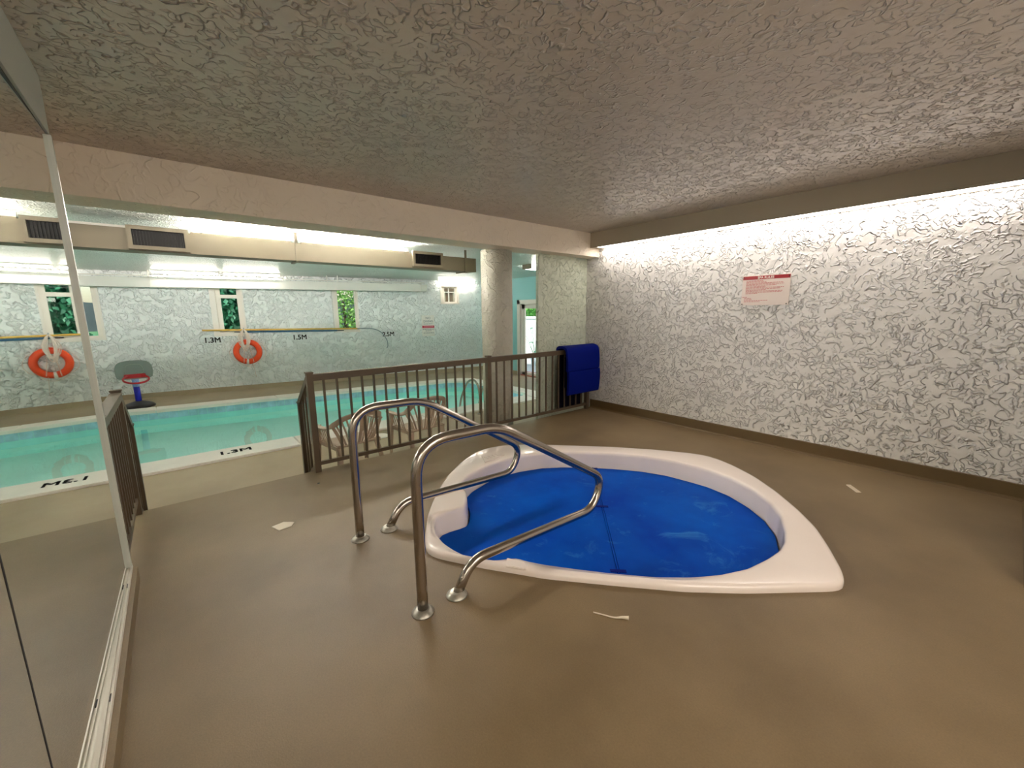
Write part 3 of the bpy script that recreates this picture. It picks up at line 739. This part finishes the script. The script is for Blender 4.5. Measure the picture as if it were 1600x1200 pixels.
# ------------------------------------------------------------------ bronze guard railings
def railing_post(t, x, y, z0, z1, w=.055):
    p = obj('post', BX((x - w / 2, y - w / 2, z0), (x + w / 2, y + w / 2, z1)), M_bronze, t)
    obj('post_cap', BX((x - w / 2 - .006, y - w / 2 - .006, z1), (x + w / 2 + .006, y + w / 2 + .006, z1 + .014), bev=.003), M_bronze, p)
    return p
def balusters(t, pts, z0s, z1s, w=.019):
    me = None
    for (x, y), z0, z1 in zip(pts, z0s, z1s):
        if me is not None and (z0, z1) == key:
            o = bpy.data.objects.new('baluster', me); COL.objects.link(o); o.parent = t
        else:
            o = obj('baluster', BX((-w / 2, -w / 2, z0), (w / 2, w / 2, z1)), M_bronze, t); me = o.data; key = (z0, z1)
        o.location = (x, y, 0)
RX = 4.12 - .03
t = thing('guard_railing', 'long bronze picket railing from the steps to the right wall', 'railing')
YP = [-.935, -2.985, -4.86]
for y in YP: railing_post(t, RX, y, 0, .955)
railing_post(t, RX + .46, -.935, -.30, .60)
for y0, y1 in ((YP[0], YP[1]), (YP[1], YP[2])):
    obj('top_rail', BX((RX - .028, y0 - .0275, .885), (RX + .028, y1 + .0275, .947)), M_bronze, t)
    obj('bottom_rail', BX((RX - .016, y0 - .0275, .062), (RX + .016, y1 + .0275, .098)), M_bronze, t)
    n = 17 if y0 > -2 else 15
    balusters(t, [(RX, y0 + (y1 - y0) * k / n) for k in range(1, n)], [.09] * (n - 1), [.89] * (n - 1))
def stair_section(t, y, x0):
    obj('stair_rail', BAR((x0 + .02, y, .905), (x0 + .46, y, .60), .05, .055), M_bronze, t)
    obj('stair_bottom_rail', BAR((x0 + .02, y, .06), (x0 + .46, y, -.22), .032, .034), M_bronze, t)
    for k in (1, 2, 3):
        x = x0 + .115 * k; f = (x - x0) / .46
        obj('baluster', BX((x - .0095, y - .0095, .065 - .29 * f), (x + .0095, y + .0095, .90 - .305 * f)), M_bronze, t)
stair_section(t, -.935, RX)
t = thing('guard_railing', 'short bronze picket railing at left ending against the glass partition', 'railing')
LY = .362
railing_post(t, RX, LY, 0, .955); railing_post(t, 3.07, LY, .0, .955); railing_post(t, RX + .46, LY, -.30, .60)
obj('top_rail', BX((3.04, LY - .032, .90), (RX - .02, LY + .032, .95)), M_bronze, t)
obj('bottom_rail', BX((3.04, LY - .016, .10), (RX - .02, LY + .016, .136)), M_bronze, t)
balusters(t, [(3.07 + (RX - 3.07) * k / 9, LY) for k in range(1, 9)], [.13] * 8, [.90] * 8)
stair_section(t, LY, RX)

# ------------------------------------------------------------------ reflective glass screen on its curb, header above
t = thing('mirror_screen', 'tall mirror-like glass screen on an aluminium track at left', 'screen')
obj('curb', BX((-2.2, .305, 0), (3.02, .43, .085)), M_floor, t)['label'] = 'low painted curb'
obj('bottom_track', BX((-2.2, .326, .085), (3.03, .415, .094)), M_alu, t)
for y0, y1, z in ((.327, .3315, .105), (.339, .3425, .101)):
    obj('track_rib', BX((-2.2, y0, .094), (3.03, y1, z)), M_alu, t)
PV = Matrix.Translation((1.405, .361, 0)) @ Matrix.Rotation(R(-.71), 4, 'Z')       # far pane stands a touch out of line
obj('mirror_pane', BX((0, 0, .096), (1.60, .008, 2.335), PV), M_mirror, t)
obj('mirror_pane', BX((-3.58, 0, .096), (-.006, .008, 2.335), PV), M_mirror, t)
obj('pane_joint', BX((-.006, -.001, .096), (0, .010, 2.335), PV), M_black, t)['label'] = 'dark joint between panes'
obj('backing', BX((-3.58, .010, .096), (1.60, .018, 2.335), PV), M_dark, t)
obj('edge_strip', BX((2.998, .327, .096), (3.022, .352, 2.34), bev=.002), M_seal, t)['label'] = 'pale satin edge profile'
obj('top_track', BX((-2.2, .345, 2.333), (3.02, .40, 2.346)), M_dark, t)
for x in (2.78, 1.95): obj('track_screw', BX((x, .333, .094), (x + .04, .3375, .097)), M_black, t)
wallbox('header', (-2.2, .335, 2.345), (3.03, .45, CZ), M_header, 'pale header over the mirror screen')

# ------------------------------------------------------------------ mat draped on the railing end
t = thing('exercise_mat', 'bright blue foam mat folded over the railing end by the wall', 'mat')
def sheet(prof, y0, y1, thick):
    """profile in x-z extruded along y with thickness"""
    P = [Vector((x, 0, z)) for x, z in prof]; P = catmull(P, 4); bm = bmesh.new(); n = len(P); L = []
    for i, p in enumerate(P):
        tg = (P[min(i + 1, n - 1)] - P[max(i - 1, 0)]).normalized(); nn = Vector((-tg.z, 0, tg.x))
        a, b = p + nn * thick / 2, p - nn * thick / 2
        L.append([bm.verts.new((a.x, y0, a.z)), bm.verts.new((a.x, y1, a.z)), bm.verts.new((b.x, y1, b.z)), bm.verts.new((b.x, y0, b.z))])
    for A, B in zip(L, L[1:]):
        for k in range(4): bm.faces.new((A[k], A[(k + 1) % 4], B[(k + 1) % 4], B[k]))
    bm.faces.new(L[0]); bm.faces.new(list(reversed(L[-1]))); bmesh.ops.recalc_face_normals(bm, faces=bm.faces)
    bmesh.ops.bevel(bm, geom=[e for e in bm.edges if e.is_boundary], offset=.003, affect='EDGES')
    return bm
y0, y1 = -4.27, -4.965
obj('upper_panel', sheet([(4.15, .90), (4.155, .965), (4.11, .990), (4.03, .985), (3.975, .945), (3.955, .80), (3.955, .655)], y0, y1, .036), M_mat, t)
obj('lower_panel', sheet([(3.955, .645), (3.948, .55), (3.955, .40), (3.965, .32), (3.97, .315)], y0 - .02, y1 - .01, .036), M_mat, t)
obj('fold', BAR((3.962, y0 - .01, .65), (3.962, y1, .65), .02, .014), M_mat, t)
obj('rear_panel', BX((4.135, -4.28, .06), (4.165, -4.82, .93), bev=.008), M_matdark, t)['label'] = 'dark navy rear panel'
obj('inner_panel', BX((3.985, -4.30, .40), (4.045, -4.95, .86), bev=.01), M_matdark, t)['label'] = 'dark navy inner layer'

# ------------------------------------------------------------------ rules sign on the right wall
t = thing('spa_rules_sign', 'small white sign headed SPA RULES on the right stucco wall', 'sign')
SM = Matrix(((-1, 0, 0, 1.99), (0, 0, 1, -4.992), (0, 1, 0, 1.545), (0, 0, 0, 1)))   # local x to the right (towards -X), y up, z out of wall
def sbox(lo, hi): return BX(lo, hi, SM)
obj('board', sbox((0, 0, -.004), (.465, .315, .004)), M_sign, t)
obj('header', sbox((.004, .275, .004), (.461, .312, .0055)), M_red, t)
text_obj('header_text', 'SPA RULES', .034, M_sign, SM @ Matrix.Translation((.232, .282, .0058)), t, extrude=.0006, align='CENTER', bold=.001)
bm = bmesh.new(); rr = random.Random(3)
for k in range(12):
    z = .258 - k * .0122; w = [.17, .20, .36, .37, .30, .20, .37, .34, .20, .36, .35, .12][k]
    x = .04
    while x < .04 + w:
        q = rr.uniform(.012, .034); box(bm, (x, z, .004), (min(x + q, .04 + w), z + .0062, .0052), SM); x += q + .005
for k in range(5):
    z = .085 - k * .0125; w = [.05, .07, .08, .24, .16][k]; x = .01 if k == 0 else .03
    e = x + w
    while x < e:
        q = rr.uniform(.012, .03); box(bm, (x, z, .004), (min(x + q, e), z + .0062, .0052), SM); x += q + .005
obj('printed_lines', bm, M_redline, t)
for x, y in ((.012, .012), (.447, .012), (.012, .30), (.45, .30)):
    obj('screw', lathe([(.006, 0), (.006, .003), (.003, .005)], 10), M_black, t).matrix_local = SM @ Matrix.Translation((x, y, .004))

# no-diving sign on the far wall
t = thing('no_diving_sign', 'tall white NO DIVING sign with a red band on the far wall', 'sign')
NM = FM @ Matrix.Translation((fs(-5.62), .006, .82)) @ Matrix(((1, 0, 0, 0), (0, 0, 1, 0), (0, 1, 0, 0), (0, 0, 0, 1)))
obj('board', BX((0, 0, -.005), (.38, .60, .004), NM), M_white, t)
text_obj('top_text', 'NO', .095, M_greyline, NM @ Matrix.Translation((.19, .49, .0045)), t, .0006, 'CENTER', .002)
text_obj('top_text', 'DIVING', .085, M_greyline, NM @ Matrix.Translation((.19, .40, .0045)), t, .0006, 'CENTER', .002)
obj('red_band', BX((.01, .235, .004), (.37, .305, .0055), NM), mat('sign_band_red', (.55, .03, .07), .4), t)
bm = bmesh.new()
for z, a, b in ((.345, .05, .33), (.19, .02, .36), (.145, .10, .28), (.085, .04, .35)):
    x = a
    while x < b:
        q = rr.uniform(.03, .07); box(bm, (x, z, .004), (min(x + q, b), z + .018, .005), NM); x += q + .012
obj('printed_lines', bm, M_greyline, t)
bm = bmesh.new(); x = .06
while x < .32: box(bm, (x, .258, .0055), (x + .028, .284, .006), NM); x += .036
obj('band_lettering', bm, mat('sign_pink', (.85, .35, .40), .5), t)

# ------------------------------------------------------------------ life rings with rope coils, poles
def life_ring(yc, zc_, label, seed, hook_dy):
    rr = random.Random(seed)
    s = fs(yc); r = .235; t_ = .062
    t = thing('life_ring', label, 'life ring')
    def L(x, y, z): return FM @ Vector((s + x, y, z))
    n = 40
    obj('ring_body', TUBE_([L(r * math.cos(2 * math.pi * k / n), .075, zc_ + r * math.sin(2 * math.pi * k / n)) for k in range(n)], t_, 16, True), M_orange, t, smooth=True)
    # reflective tape bands
    for a in (R(-75 if seed == 1 else -95),):
        b = [L((r) * math.cos(a + i * .05), .075, zc_ + r * math.sin(a + i * .05)) for i in range(-2, 3)]
        obj('tape_band', TUBE_(b, t_ + .003, 14), M_white, t, smooth=True)
    # perimeter grab line in four slack loops
    pts = []
    for k in range(4):
        a0 = R(45 + 90 * k); 
        for i in range(10):
            f = i / 10; a = a0 + R(90) * f; rad = r + t_ + .005 + .05 * math.sin(math.pi * f) * (1.3 if k in (1, 3) else .5)
            pts.append(L(rad * math.cos(a), .08, zc_ + rad * math.sin(a) - .02 * math.sin(math.pi * f)))
    obj('grab_line', TUBE_(pts, .006, 6, True), M_rope, t, smooth=True)
    # hook
    obj('wall_hook', TUBE_([L(hook_dy, .0, 1.15), L(hook_dy, .13, 1.15), L(hook_dy, .135, 1.19)], .009, 8), M_greyalu, t, smooth=True)
    # rope coil hanging over the hook
    c = bmesh.new()
    for k in range(9):
        w = rr.uniform(.045, .10); b = rr.uniform(.60, .72); off = rr.uniform(-.03, .03)
        P = [(hook_dy, 1.155), (hook_dy - w + off, .98), (hook_dy - w * .9 + off, .82), (hook_dy + off, b), (hook_dy + w * .9 + off, .83), (hook_dy + w + off, .99)]
        tube(c, catmull([L(x, .15 + .012 * (k % 3), z) for x, z in P], 5, True), .008, 6, True)
    for x0, x1, z1 in ((-.07, -.10, zc_ - .25), (.05, .10, zc_ - .24)):
        tube(c, catmull([L(hook_dy + x0, .15, 1.0), L(x0 * .9, .155, .75), L(x1, .15, z1)], 5), .007, 6)
    tube(c, catmull([L(.08, .14, zc_ - .26), L(.09, .06, zc_ - .40), L(.11, .03, zc_ - .62)], 5), .004, 6)
    obj('rope_coil', c, M_rope, t, smooth=True)
life_ring(-1.37, .62, 'orange life ring with white rope coil under the narrow window', 2, -.03)

def pole(name, y0, y1, z0, z1, r, m, label, ends=None, off=.09):
    t = thing(name, label, 'pole')
    A = FM @ Vector((fs(y0), off, z0)); B = FM @ Vector((fs(y1), off, z1))
    obj('shaft', TUBE_([A, B], r, 10), m, t, smooth=True)
    return t, A, B
t, A, B = pole('reach_pole', -.56, -3.85, 1.150, 1.100, .020, M_yellow, 'long yellow reach pole crossing two windows, ending in a grey hook')
H = [(-3.85, 1.100), (-4.02, 1.098), (-4.22, 1.085), (-4.40, 1.02), (-4.52, .90), (-4.60, .74), (-4.61, .60), (-4.58, .55)]
obj('crook', TUBE_(catmull([FM @ Vector((fs(y), .09, z)) for y, z in H], 5), .012, 8), M_greyalu, t, smooth=True)['label'] = 'grey aluminium crook'
t, A, B = pole('brush_pole', -1.34, -3.36, 1.090, 1.060, .020, M_bluepole, 'blue pole hanging under the long yellow pole', off=.06)
obj('grip', TUBE_([B, FM @ Vector((fs(-3.52), .06, 1.058))], .011, 8), M_text, t)
obj('grip', TUBE_([A, FM @ Vector((fs(-1.15), .06, 1.092))], .011, 8), M_text, t)

# ------------------------------------------------------------------ toy basketball hoop on the far strip
HC = Vector((10.93, .66, -.30))
t = thing('toy_basketball_hoop', 'toy basketball hoop with grey backboard on the far pool edge', 'basketball hoop', HC, R(187))
t.scale = (.82, .80, .97)
obj('base', lathe([(.31, 0), (.315, .03), (.26, .07), (.12, .11), (.07, .125)], 32), M_hoopblack, t, smooth=True)
obj('pole', TUBE_([(0, 0, .10), (0, 0, .50)], .062, 20), M_hoopblue, t, smooth=True)
obj('pole_sleeve', TUBE_([(0, 0, .42), (0, 0, .60)], .068, 20), M_hoopnet, t, smooth=True)
obj('pole_top', TUBE_([(-.0, 0, .60), (.03, 0, .72)], .05, 16), M_hoopblue, t, smooth=True)
# backboard outline: rounded, wider at the bottom
pts = []
for y, z in [(-.29, .60), (-.34, .68), (-.345, .80), (-.29, .91), (-.16, .955), (0, .962), (.16, .955), (.29, .91), (.345, .80), (.34, .68), (.29, .60), (0, .585)]: pts.append((.07, y, z))
cp = catmull(pts, 4, True)
bm = prism(cp, (1, 0, 0), .03); bmesh.ops.bevel(bm, geom=[e for e in bm.edges if len(e.link_faces) == 2 and abs(e.link_faces[0].normal.angle(e.link_faces[1].normal, 0)) > 1], offset=.006, segments=2, affect='EDGES')
bb = obj('backboard', bm, M_hoopgrey, t)
obj('target_outline', TUBE_(catmull([(.102, y, z) for y, z in [(-.14, .70), (-.16, .80), (-.12, .87), (0, .885), (.12, .87), (.16, .80), (.14, .70)]], 4, True), .006, 6, True), mat('hoop_pale_grey', (.38, .38, .34), .5), bb)
rc = Vector((.28, 0, .60))
obj('rim', TUBE_([rc + Vector((.19 * math.cos(2 * math.pi * k / 32), .235 * math.sin(2 * math.pi * k / 32), -.065 * math.cos(2 * math.pi * k / 32))) for k in range(32)], .019, 10, True), M_hoopred, t, smooth=True)
obj('rim_bracket', BX((.095, -.20, .61), (.13, .20, .69), bev=.008), M_hoopred, t)

# ------------------------------------------------------------------ stacking chairs behind the railing
def chair(loc, rz, label, bh, seed):
    t = thing('garden_chair', label, 'chair', loc, rz, 'taupe plastic armchairs on the pool deck')
    # local: y forward, x right
    sh = .38
    bm = bmesh.new(); nx, ny = 8, 8; V = []
    for j in range(ny + 1):
        v = j / ny; row = []
        for i in range(nx + 1):
            u = i / nx * 2 - 1; y = -.20 + .42 * v; w = .21 + .03 * v
            z = sh - .018 * (1 - u * u) * (1 - (2 * v - 1) ** 2) - (.03 if j == ny else 0) + .01 * v
            row.append(bm.verts.new((u * w, y + (.02 * (1 - u * u) if j == ny else 0), z)))
        V.append(row)
    for j in range(ny):
        for i in range(nx): bm.faces.new((V[j][i], V[j][i + 1], V[j + 1][i + 1], V[j + 1][i]))
    o = obj('seat', bm, M_chair, t, smooth=True); md = o.modifiers.new('thick', 'SOLIDIFY'); md.thickness = .022
    # arm and back hoop: flat band swept from one arm tip over the back to the other
    AH = .585
    P = [(-.27, .22, AH - .01), (-.285, .10, AH), (-.28, -.06, AH + .005), (-.25, -.20, AH + .05), (-.17, -.275, bh - .03), (0, -.30, bh), (.17, -.275, bh - .03), (.25, -.20, AH + .05), (.28, -.06, AH + .005), (.285, .10, AH), (.27, .22, AH - .01)]
    C = catmull(P, 6); n = len(C); bm = bmesh.new(); prev = None
    for i, p in enumerate(C):
        f = i / (n - 1); tg = (C[min(i + 1, n - 1)] - C[max(i - 1, 0)]).normalized()
        arm = min(1, max(0, (abs(f - .5) - .16) / .16))       # 1 on the arms, 0 on the back
        wide = Vector((1, 0, 0)) * arm * (1 if f > .5 else -1) + Vector((0, .25, -1)) * (1 - arm)
        wide = (wide - tg * wide.dot(tg)).normalized(); th = tg.cross(wide).normalized()
        w = .030; h = .010
        R_ = [bm.verts.new(p + wide * a * w + th * b * h) for a, b in ((-1, -.6), (-.8, 1), (.8, 1), (1, -.6), (.8, -1), (-.8, -1))]
        if prev:
            for k in range(6): bm.faces.new((prev[k], prev[(k + 1) % 6], R_[(k + 1) % 6], R_[k]))
        else: bm.faces.new(list(reversed(R_)))
        prev = R_
    bm.faces.new(prev); bmesh.ops.recalc_face_normals(bm, faces=bm.faces)
    obj('arm_and_back_hoop', bm, M_chair, t, smooth=True)
    # back slats fan out from the seat rear to the hoop
    for k in range(11):
        a = (k - 5) / 5
        top = C[int(round((n - 1) * (.5 + a * .20)))] + Vector((0, .0, -.012))
        bot = Vector((a * .155, -.20 + .03 * a * a, sh - .005)); mid = (top + bot) / 2 + Vector((0, -.02, 0))
        bm = bmesh.new(); pts = catmull([bot, mid, top], 4)
        for p, q in zip(pts, pts[1:]): bar(bm, p, q, .017 if k % 5 else .03, .007, Vector((0, 1, .1)))
        obj('slat', bm, M_chair, t)
    # legs, splayed, L section tapering to the foot; front ones rise to the arm tips
    for sx in (-1, 1):
        for front in (0, 1):
            top = Vector((sx * .268, .20, AH - .015)) if front else Vector((sx * .215, -.19, sh + .01)); foot = Vector((sx * .275, .235, 0)) if front else Vector((sx * .25, -.285, 0))
            bm = bmesh.new()
            k1, k0 = .055, .035
            d1 = Vector((-sx, 0, 0)); d2 = Vector((0, -1 if front else 1, 0))
            for d_ in (d1, d2):
                e = (d2 if d_ is d1 else d1) * .010
                vs = [bm.verts.new(p) for p in (foot, foot + d_ * k0, top + d_ * k1, top, foot + e, foot + d_ * k0 + e, top + d_ * k1 + e, top + e)]
                for f in ((0, 1, 2, 3), (7, 6, 5, 4), (0, 4, 5, 1), (1, 5, 6, 2), (2, 6, 7, 3), (3, 7, 4, 0)): bm.faces.new([vs[i] for i in f])
            bmesh.ops.recalc_face_normals(bm, faces=bm.faces); obj('leg', bm, M_chair, t)
        # side panel of narrow ribs under the arm
        for k in range(6):
            y = .12 - .05 * k
            bm = BAR((sx * .235, y, sh), (sx * .275, y, AH - .01), .008, .012, Vector((0, 1, 0))); obj('arm_rib', bm, M_chair, t)
        bm = BAR((sx * .235, .21, sh - .02), (sx * .225, -.20, sh - .02), .016, .045); obj('seat_rail', bm, M_chair, t)
    t.scale = (1.13, 1.0, .97)
    return t
CH = [((4.73, -1.46, -.30), R(-82), 'taupe plastic armchair behind the railing, left one of the two', .74), ((4.76, -2.34, -.30), R(-86), 'taupe plastic armchair behind the railing, right one of the two', .78)]
for i, (l, r_, lb, bh) in enumerate(CH): chair(l, r_, lb, bh, i)

# skimmer lid in the deck
t = thing('skimmer_lid', 'round white skimmer lid set in the pool deck behind the armchairs', 'lid', (5.78, -2.20, -.30))
obj('lid', lathe([(.12, .0), (.12, .008), (.105, .012), (0, .012)], 28), M_coping, t); obj('lid_ring', lathe([(.135, .0), (.135, .005), (.12, .006)], 28), M_white, t)

# pool ladder rails at the right end
t = thing('pool_ladder', 'stainless pool ladder hoops at the right end of the near coping', 'ladder', (0, 0, 0))
for y in (-4.10, -4.55):
    P = [(5.90, y, -.30), (5.90, y, .10), (6.02, y, .28), (6.25, y, .24), (6.50, y, -.10), (6.58, y, -.45), (6.58, y, -.95)]
    obj('ladder_rail', TUBE_(catmull(P, 6), .019, 12), M_steel, t, smooth=True)
    obj('ladder_flange', lathe([(.05, 0), (.045, .012), (.022, .02)], 20, (5.90, y, -.30)), M_flange, t, smooth=True)
for z in (-.62, -.90): obj('tread', BX((6.55, -4.53, z - .015), (6.63, -4.12, z + .015), bev=.006), M_white, t)

# ------------------------------------------------------------------ scraps and chips on the platform floor
t = tag(obj('floor_patch', prism([(3.10, -.42, .001), (3.19, -.39, .001), (3.21, -.47, .001), (3.16, -.53, .001), (3.11, -.50, .001)], (0, 0, 1), .004), M_paint), 'ragged white chip in the floor paint left of the grab rails', 'paint chip')
pth = catmull([(1.165, -1.475, .004), (1.12, -1.50, .004), (1.075, -1.525, .004), (1.05, -1.555, .005), (1.025, -1.575, .006)], 4)
tag(obj('paint_streak', TUBE_(pth, [.003 + .007 * (i / (len(pth) - 1)) ** 3 for i in range(len(pth))], 8), M_paint, smooth=True), 'small white streak on the brown floor in front of the hot tub', 'paint chip')
t = thing('ribbed_scrap', 'tiny white ribbed scrap on the floor near the right wall', 'scrap', (.685, -4.285, 0), R(-52))
obj('spine', BX((-.075, .012, .0), (.075, .018, .004)), M_paint, t)
for k in range(9): obj('rib', BX((-.072 + k * .018, -.018, 0), (-.065 + k * .018, .014, .005)), M_paint, t)
tag(obj('floor_speck', lathe([(.012, 0), (.010, .004), (.004, .006)], 8, (3.79, -.86, 0)), M_black), 'tiny black speck on the floor by the railing corner post', 'speck')

# ------------------------------------------------------------------ garden outside
bm = prism([(10.75, -7.9, -.46), (13.05, 5.3, -.46), (13.05, 40, -.46), (90, 40, -.46), (90, -40, -.46), (4, -40, -.46), (4, -7.9, -.46)], (0, 0, 1), .05)
struct(obj('ground', bm, M_grass), 'lawn outside the pool hall')
struct(obj('terrace', BX((6.3, -10.5, -.40), (14.7, -7.76, -.30)), M_concrete), 'paved terrace outside the garden door')
def foliage(name, c, rad, n, size, m, parent, seed, droop=0.0):
    rr = random.Random(seed); bm = bmesh.new()
    for i in range(n):
        while True:
            v = Vector((rr.uniform(-1, 1), rr.uniform(-1, 1), rr.uniform(-1, 1)))
            if v.length < 1: break
        v = v * (.55 + .45 * rr.random()) if v.length > .1 else v
        p = Vector((c[0] + v.x * rad[0], c[1] + v.y * rad[1], c[2] + v.z * rad[2]))
        d = Vector((rr.uniform(-1, 1), rr.uniform(-1, 1), rr.uniform(-1, .6) - droop)).normalized(); s = d.cross(Vector((rr.uniform(-1, 1), rr.uniform(-1, 1), rr.uniform(-1, 1)))).normalized()
        l = size * rr.uniform(.6, 1.3)
        a = bm.verts.new(p); b = bm.verts.new(p + d * l * .5 + s * l * .28); c_ = bm.verts.new(p + d * l); e = bm.verts.new(p + d * l * .5 - s * l * .28 + Vector((0, 0, l * .08)))
        bm.faces.new((a, b, c_)); bm.faces.new((a, c_, e))
    return obj(name, bm, m, parent)
def bush(loc, rad, n, size, m, label, name, cat, seed, h=1.5, droop=0):
    t = thing(name, label, cat, (loc[0], loc[1], -.40))
    f = foliage('foliage', (0, 0, h), rad, n, size, m, t, seed, droop); f['kind'] = 'stuff'
    tr = bmesh.new(); tube(tr, [(0, 0, 0), (.05, .03, h * .6), (0, .1, h * 1.2)], [.09, .07, .03], 8)
    for k in range(5):
        a = k * 1.3; tube(tr, [(0.02, 0.02, h * (.4 + .12 * k)), (math.cos(a) * rad[0] * .5, math.sin(a) * rad[1] * .5, h * (.6 + .14 * k))], [.03, .012], 6)
    obj('trunk', tr, M_bark, t)
    return t
bush((13.9, -1.2), (.9, 1.1, 1.8), 3800, .17, M_leaf1, 'dark feathery cedar outside the window above the life ring', 'cedar_tree', 'tree', 2, 2.0, .6)
bush((13.6, -4.4), (1.0, 1.4, 2.0), 2600, .12, M_leaf2, 'light green maple outside the third window', 'maple_tree', 'tree', 3, 1.9)
bush((17.0, 2.3), (1.2, 1.5, .75), 2200, .20, M_leaf1, 'low green shrub seen below the sky in the left window', 'garden_shrub', 'shrub', 4, .75)
bush((13.0, -12.3), (2.2, 1.0, 1.3), 3600, .16, M_leaf3, 'bright green hedge tree behind the white fence', 'hedge_tree', 'tree', 5, 2.2)
# white board fence beyond the door, every board its own piece
t = thing('garden_fence', 'white board fence outside the garden door', 'fence')
me = None
for k in range(26):
    x = 9.5 + k * .20
    if me is None: o = obj('fence_board', BX((0, -10.60, -.40), (.19, -10.575, 1.25), bev=.003), M_fence, t); me = o.data
    else: o = bpy.data.objects.new('fence_board', me); COL.objects.link(o); o.parent = t
    o.location = (x, 0, 0)
obj('fence_rail', BX((9.5, -10.575, 1.24), (14.7, -10.54, 1.32)), M_fence, t)
# potted plant in front of the fence
t = thing('leafy_plant', 'dark leafy plant standing in front of the white fence', 'plant', (10.25, -9.45, -.30))
obj('pot', lathe([(.11, 0), (.15, .24), (.16, .25), (.14, .25), (.13, .20)], 20), M_fence, t)
for k in range(16):
    a = k * 2.4; r_ = .15 + .12 * (k % 3); z = .45 + .06 * k
    bm = bmesh.new(); b0 = Vector((0, 0, .22)); p = Vector((math.cos(a) * r_, math.sin(a) * r_, z)); tube(bm, [b0, (b0 + p) / 2 + Vector((0, 0, .1)), p], .006, 5)
    d_ = Vector((math.cos(a), math.sin(a), -.2)).normalized(); s_ = d_.cross(Vector((0, 0, 1))).normalized()
    vs = [bm.verts.new(q) for q in (p, p + d_ * .10 + s_ * .05, p + d_ * .22, p + d_ * .10 - s_ * .05)]; bm.faces.new(vs)
    obj('leaf', bm, M_leaf1, t)
# brick edge of the terrace
t = thing('brick_edging', 'row of red bricks edging the terrace outside the door', 'edging')
me = None
for k in range(20):
    if me is None: o = obj('brick', BX((0, -7.95, -.30), (.20, -7.85, -.23), bev=.004), M_brick, t); me = o.data
    else: o = bpy.data.objects.new('brick', me); COL.objects.link(o); o.parent = t
    o.location = (6.6 + k * .21, 0, 0)
# brown screen close outside the small square window
t = thing('timber_screen', 'brown timber screen outside the small square window', 'screen')
for k in range(9): obj('screen_slat', BX((fs(-5.9) + k * .14, -.62, -.40), (fs(-5.9) + k * .14 + .11, -.59, 2.30), FM), M_brownwood, t)
for z in (1.0, 2.15): obj('screen_rail', BX((fs(-5.9), -.59, z), (fs(-5.9) + 1.23, -.55, z + .07), FM), M_brownwood, t)
# distant ridge
bm = bmesh.new(); N = 40; lo = []; hi = []; bk = []
for k in range(N + 1):
    y = -40 + k * 2.6; h = 3.1 + 1.2 * math.sin(k * .5) + .7 * math.sin(k * 1.3 + 1)
    lo.append(bm.verts.new((72, y, -.45))); hi.append(bm.verts.new((80, y, h))); bk.append(bm.verts.new((88, y, -.45)))
for k in range(N):
    bm.faces.new((lo[k], lo[k + 1], hi[k + 1], hi[k])); bm.faces.new((hi[k], hi[k + 1], bk[k + 1], bk[k]))
struct(obj('distant_hill', bm, M_hill, smooth=True), 'low dark green hill on the horizon')
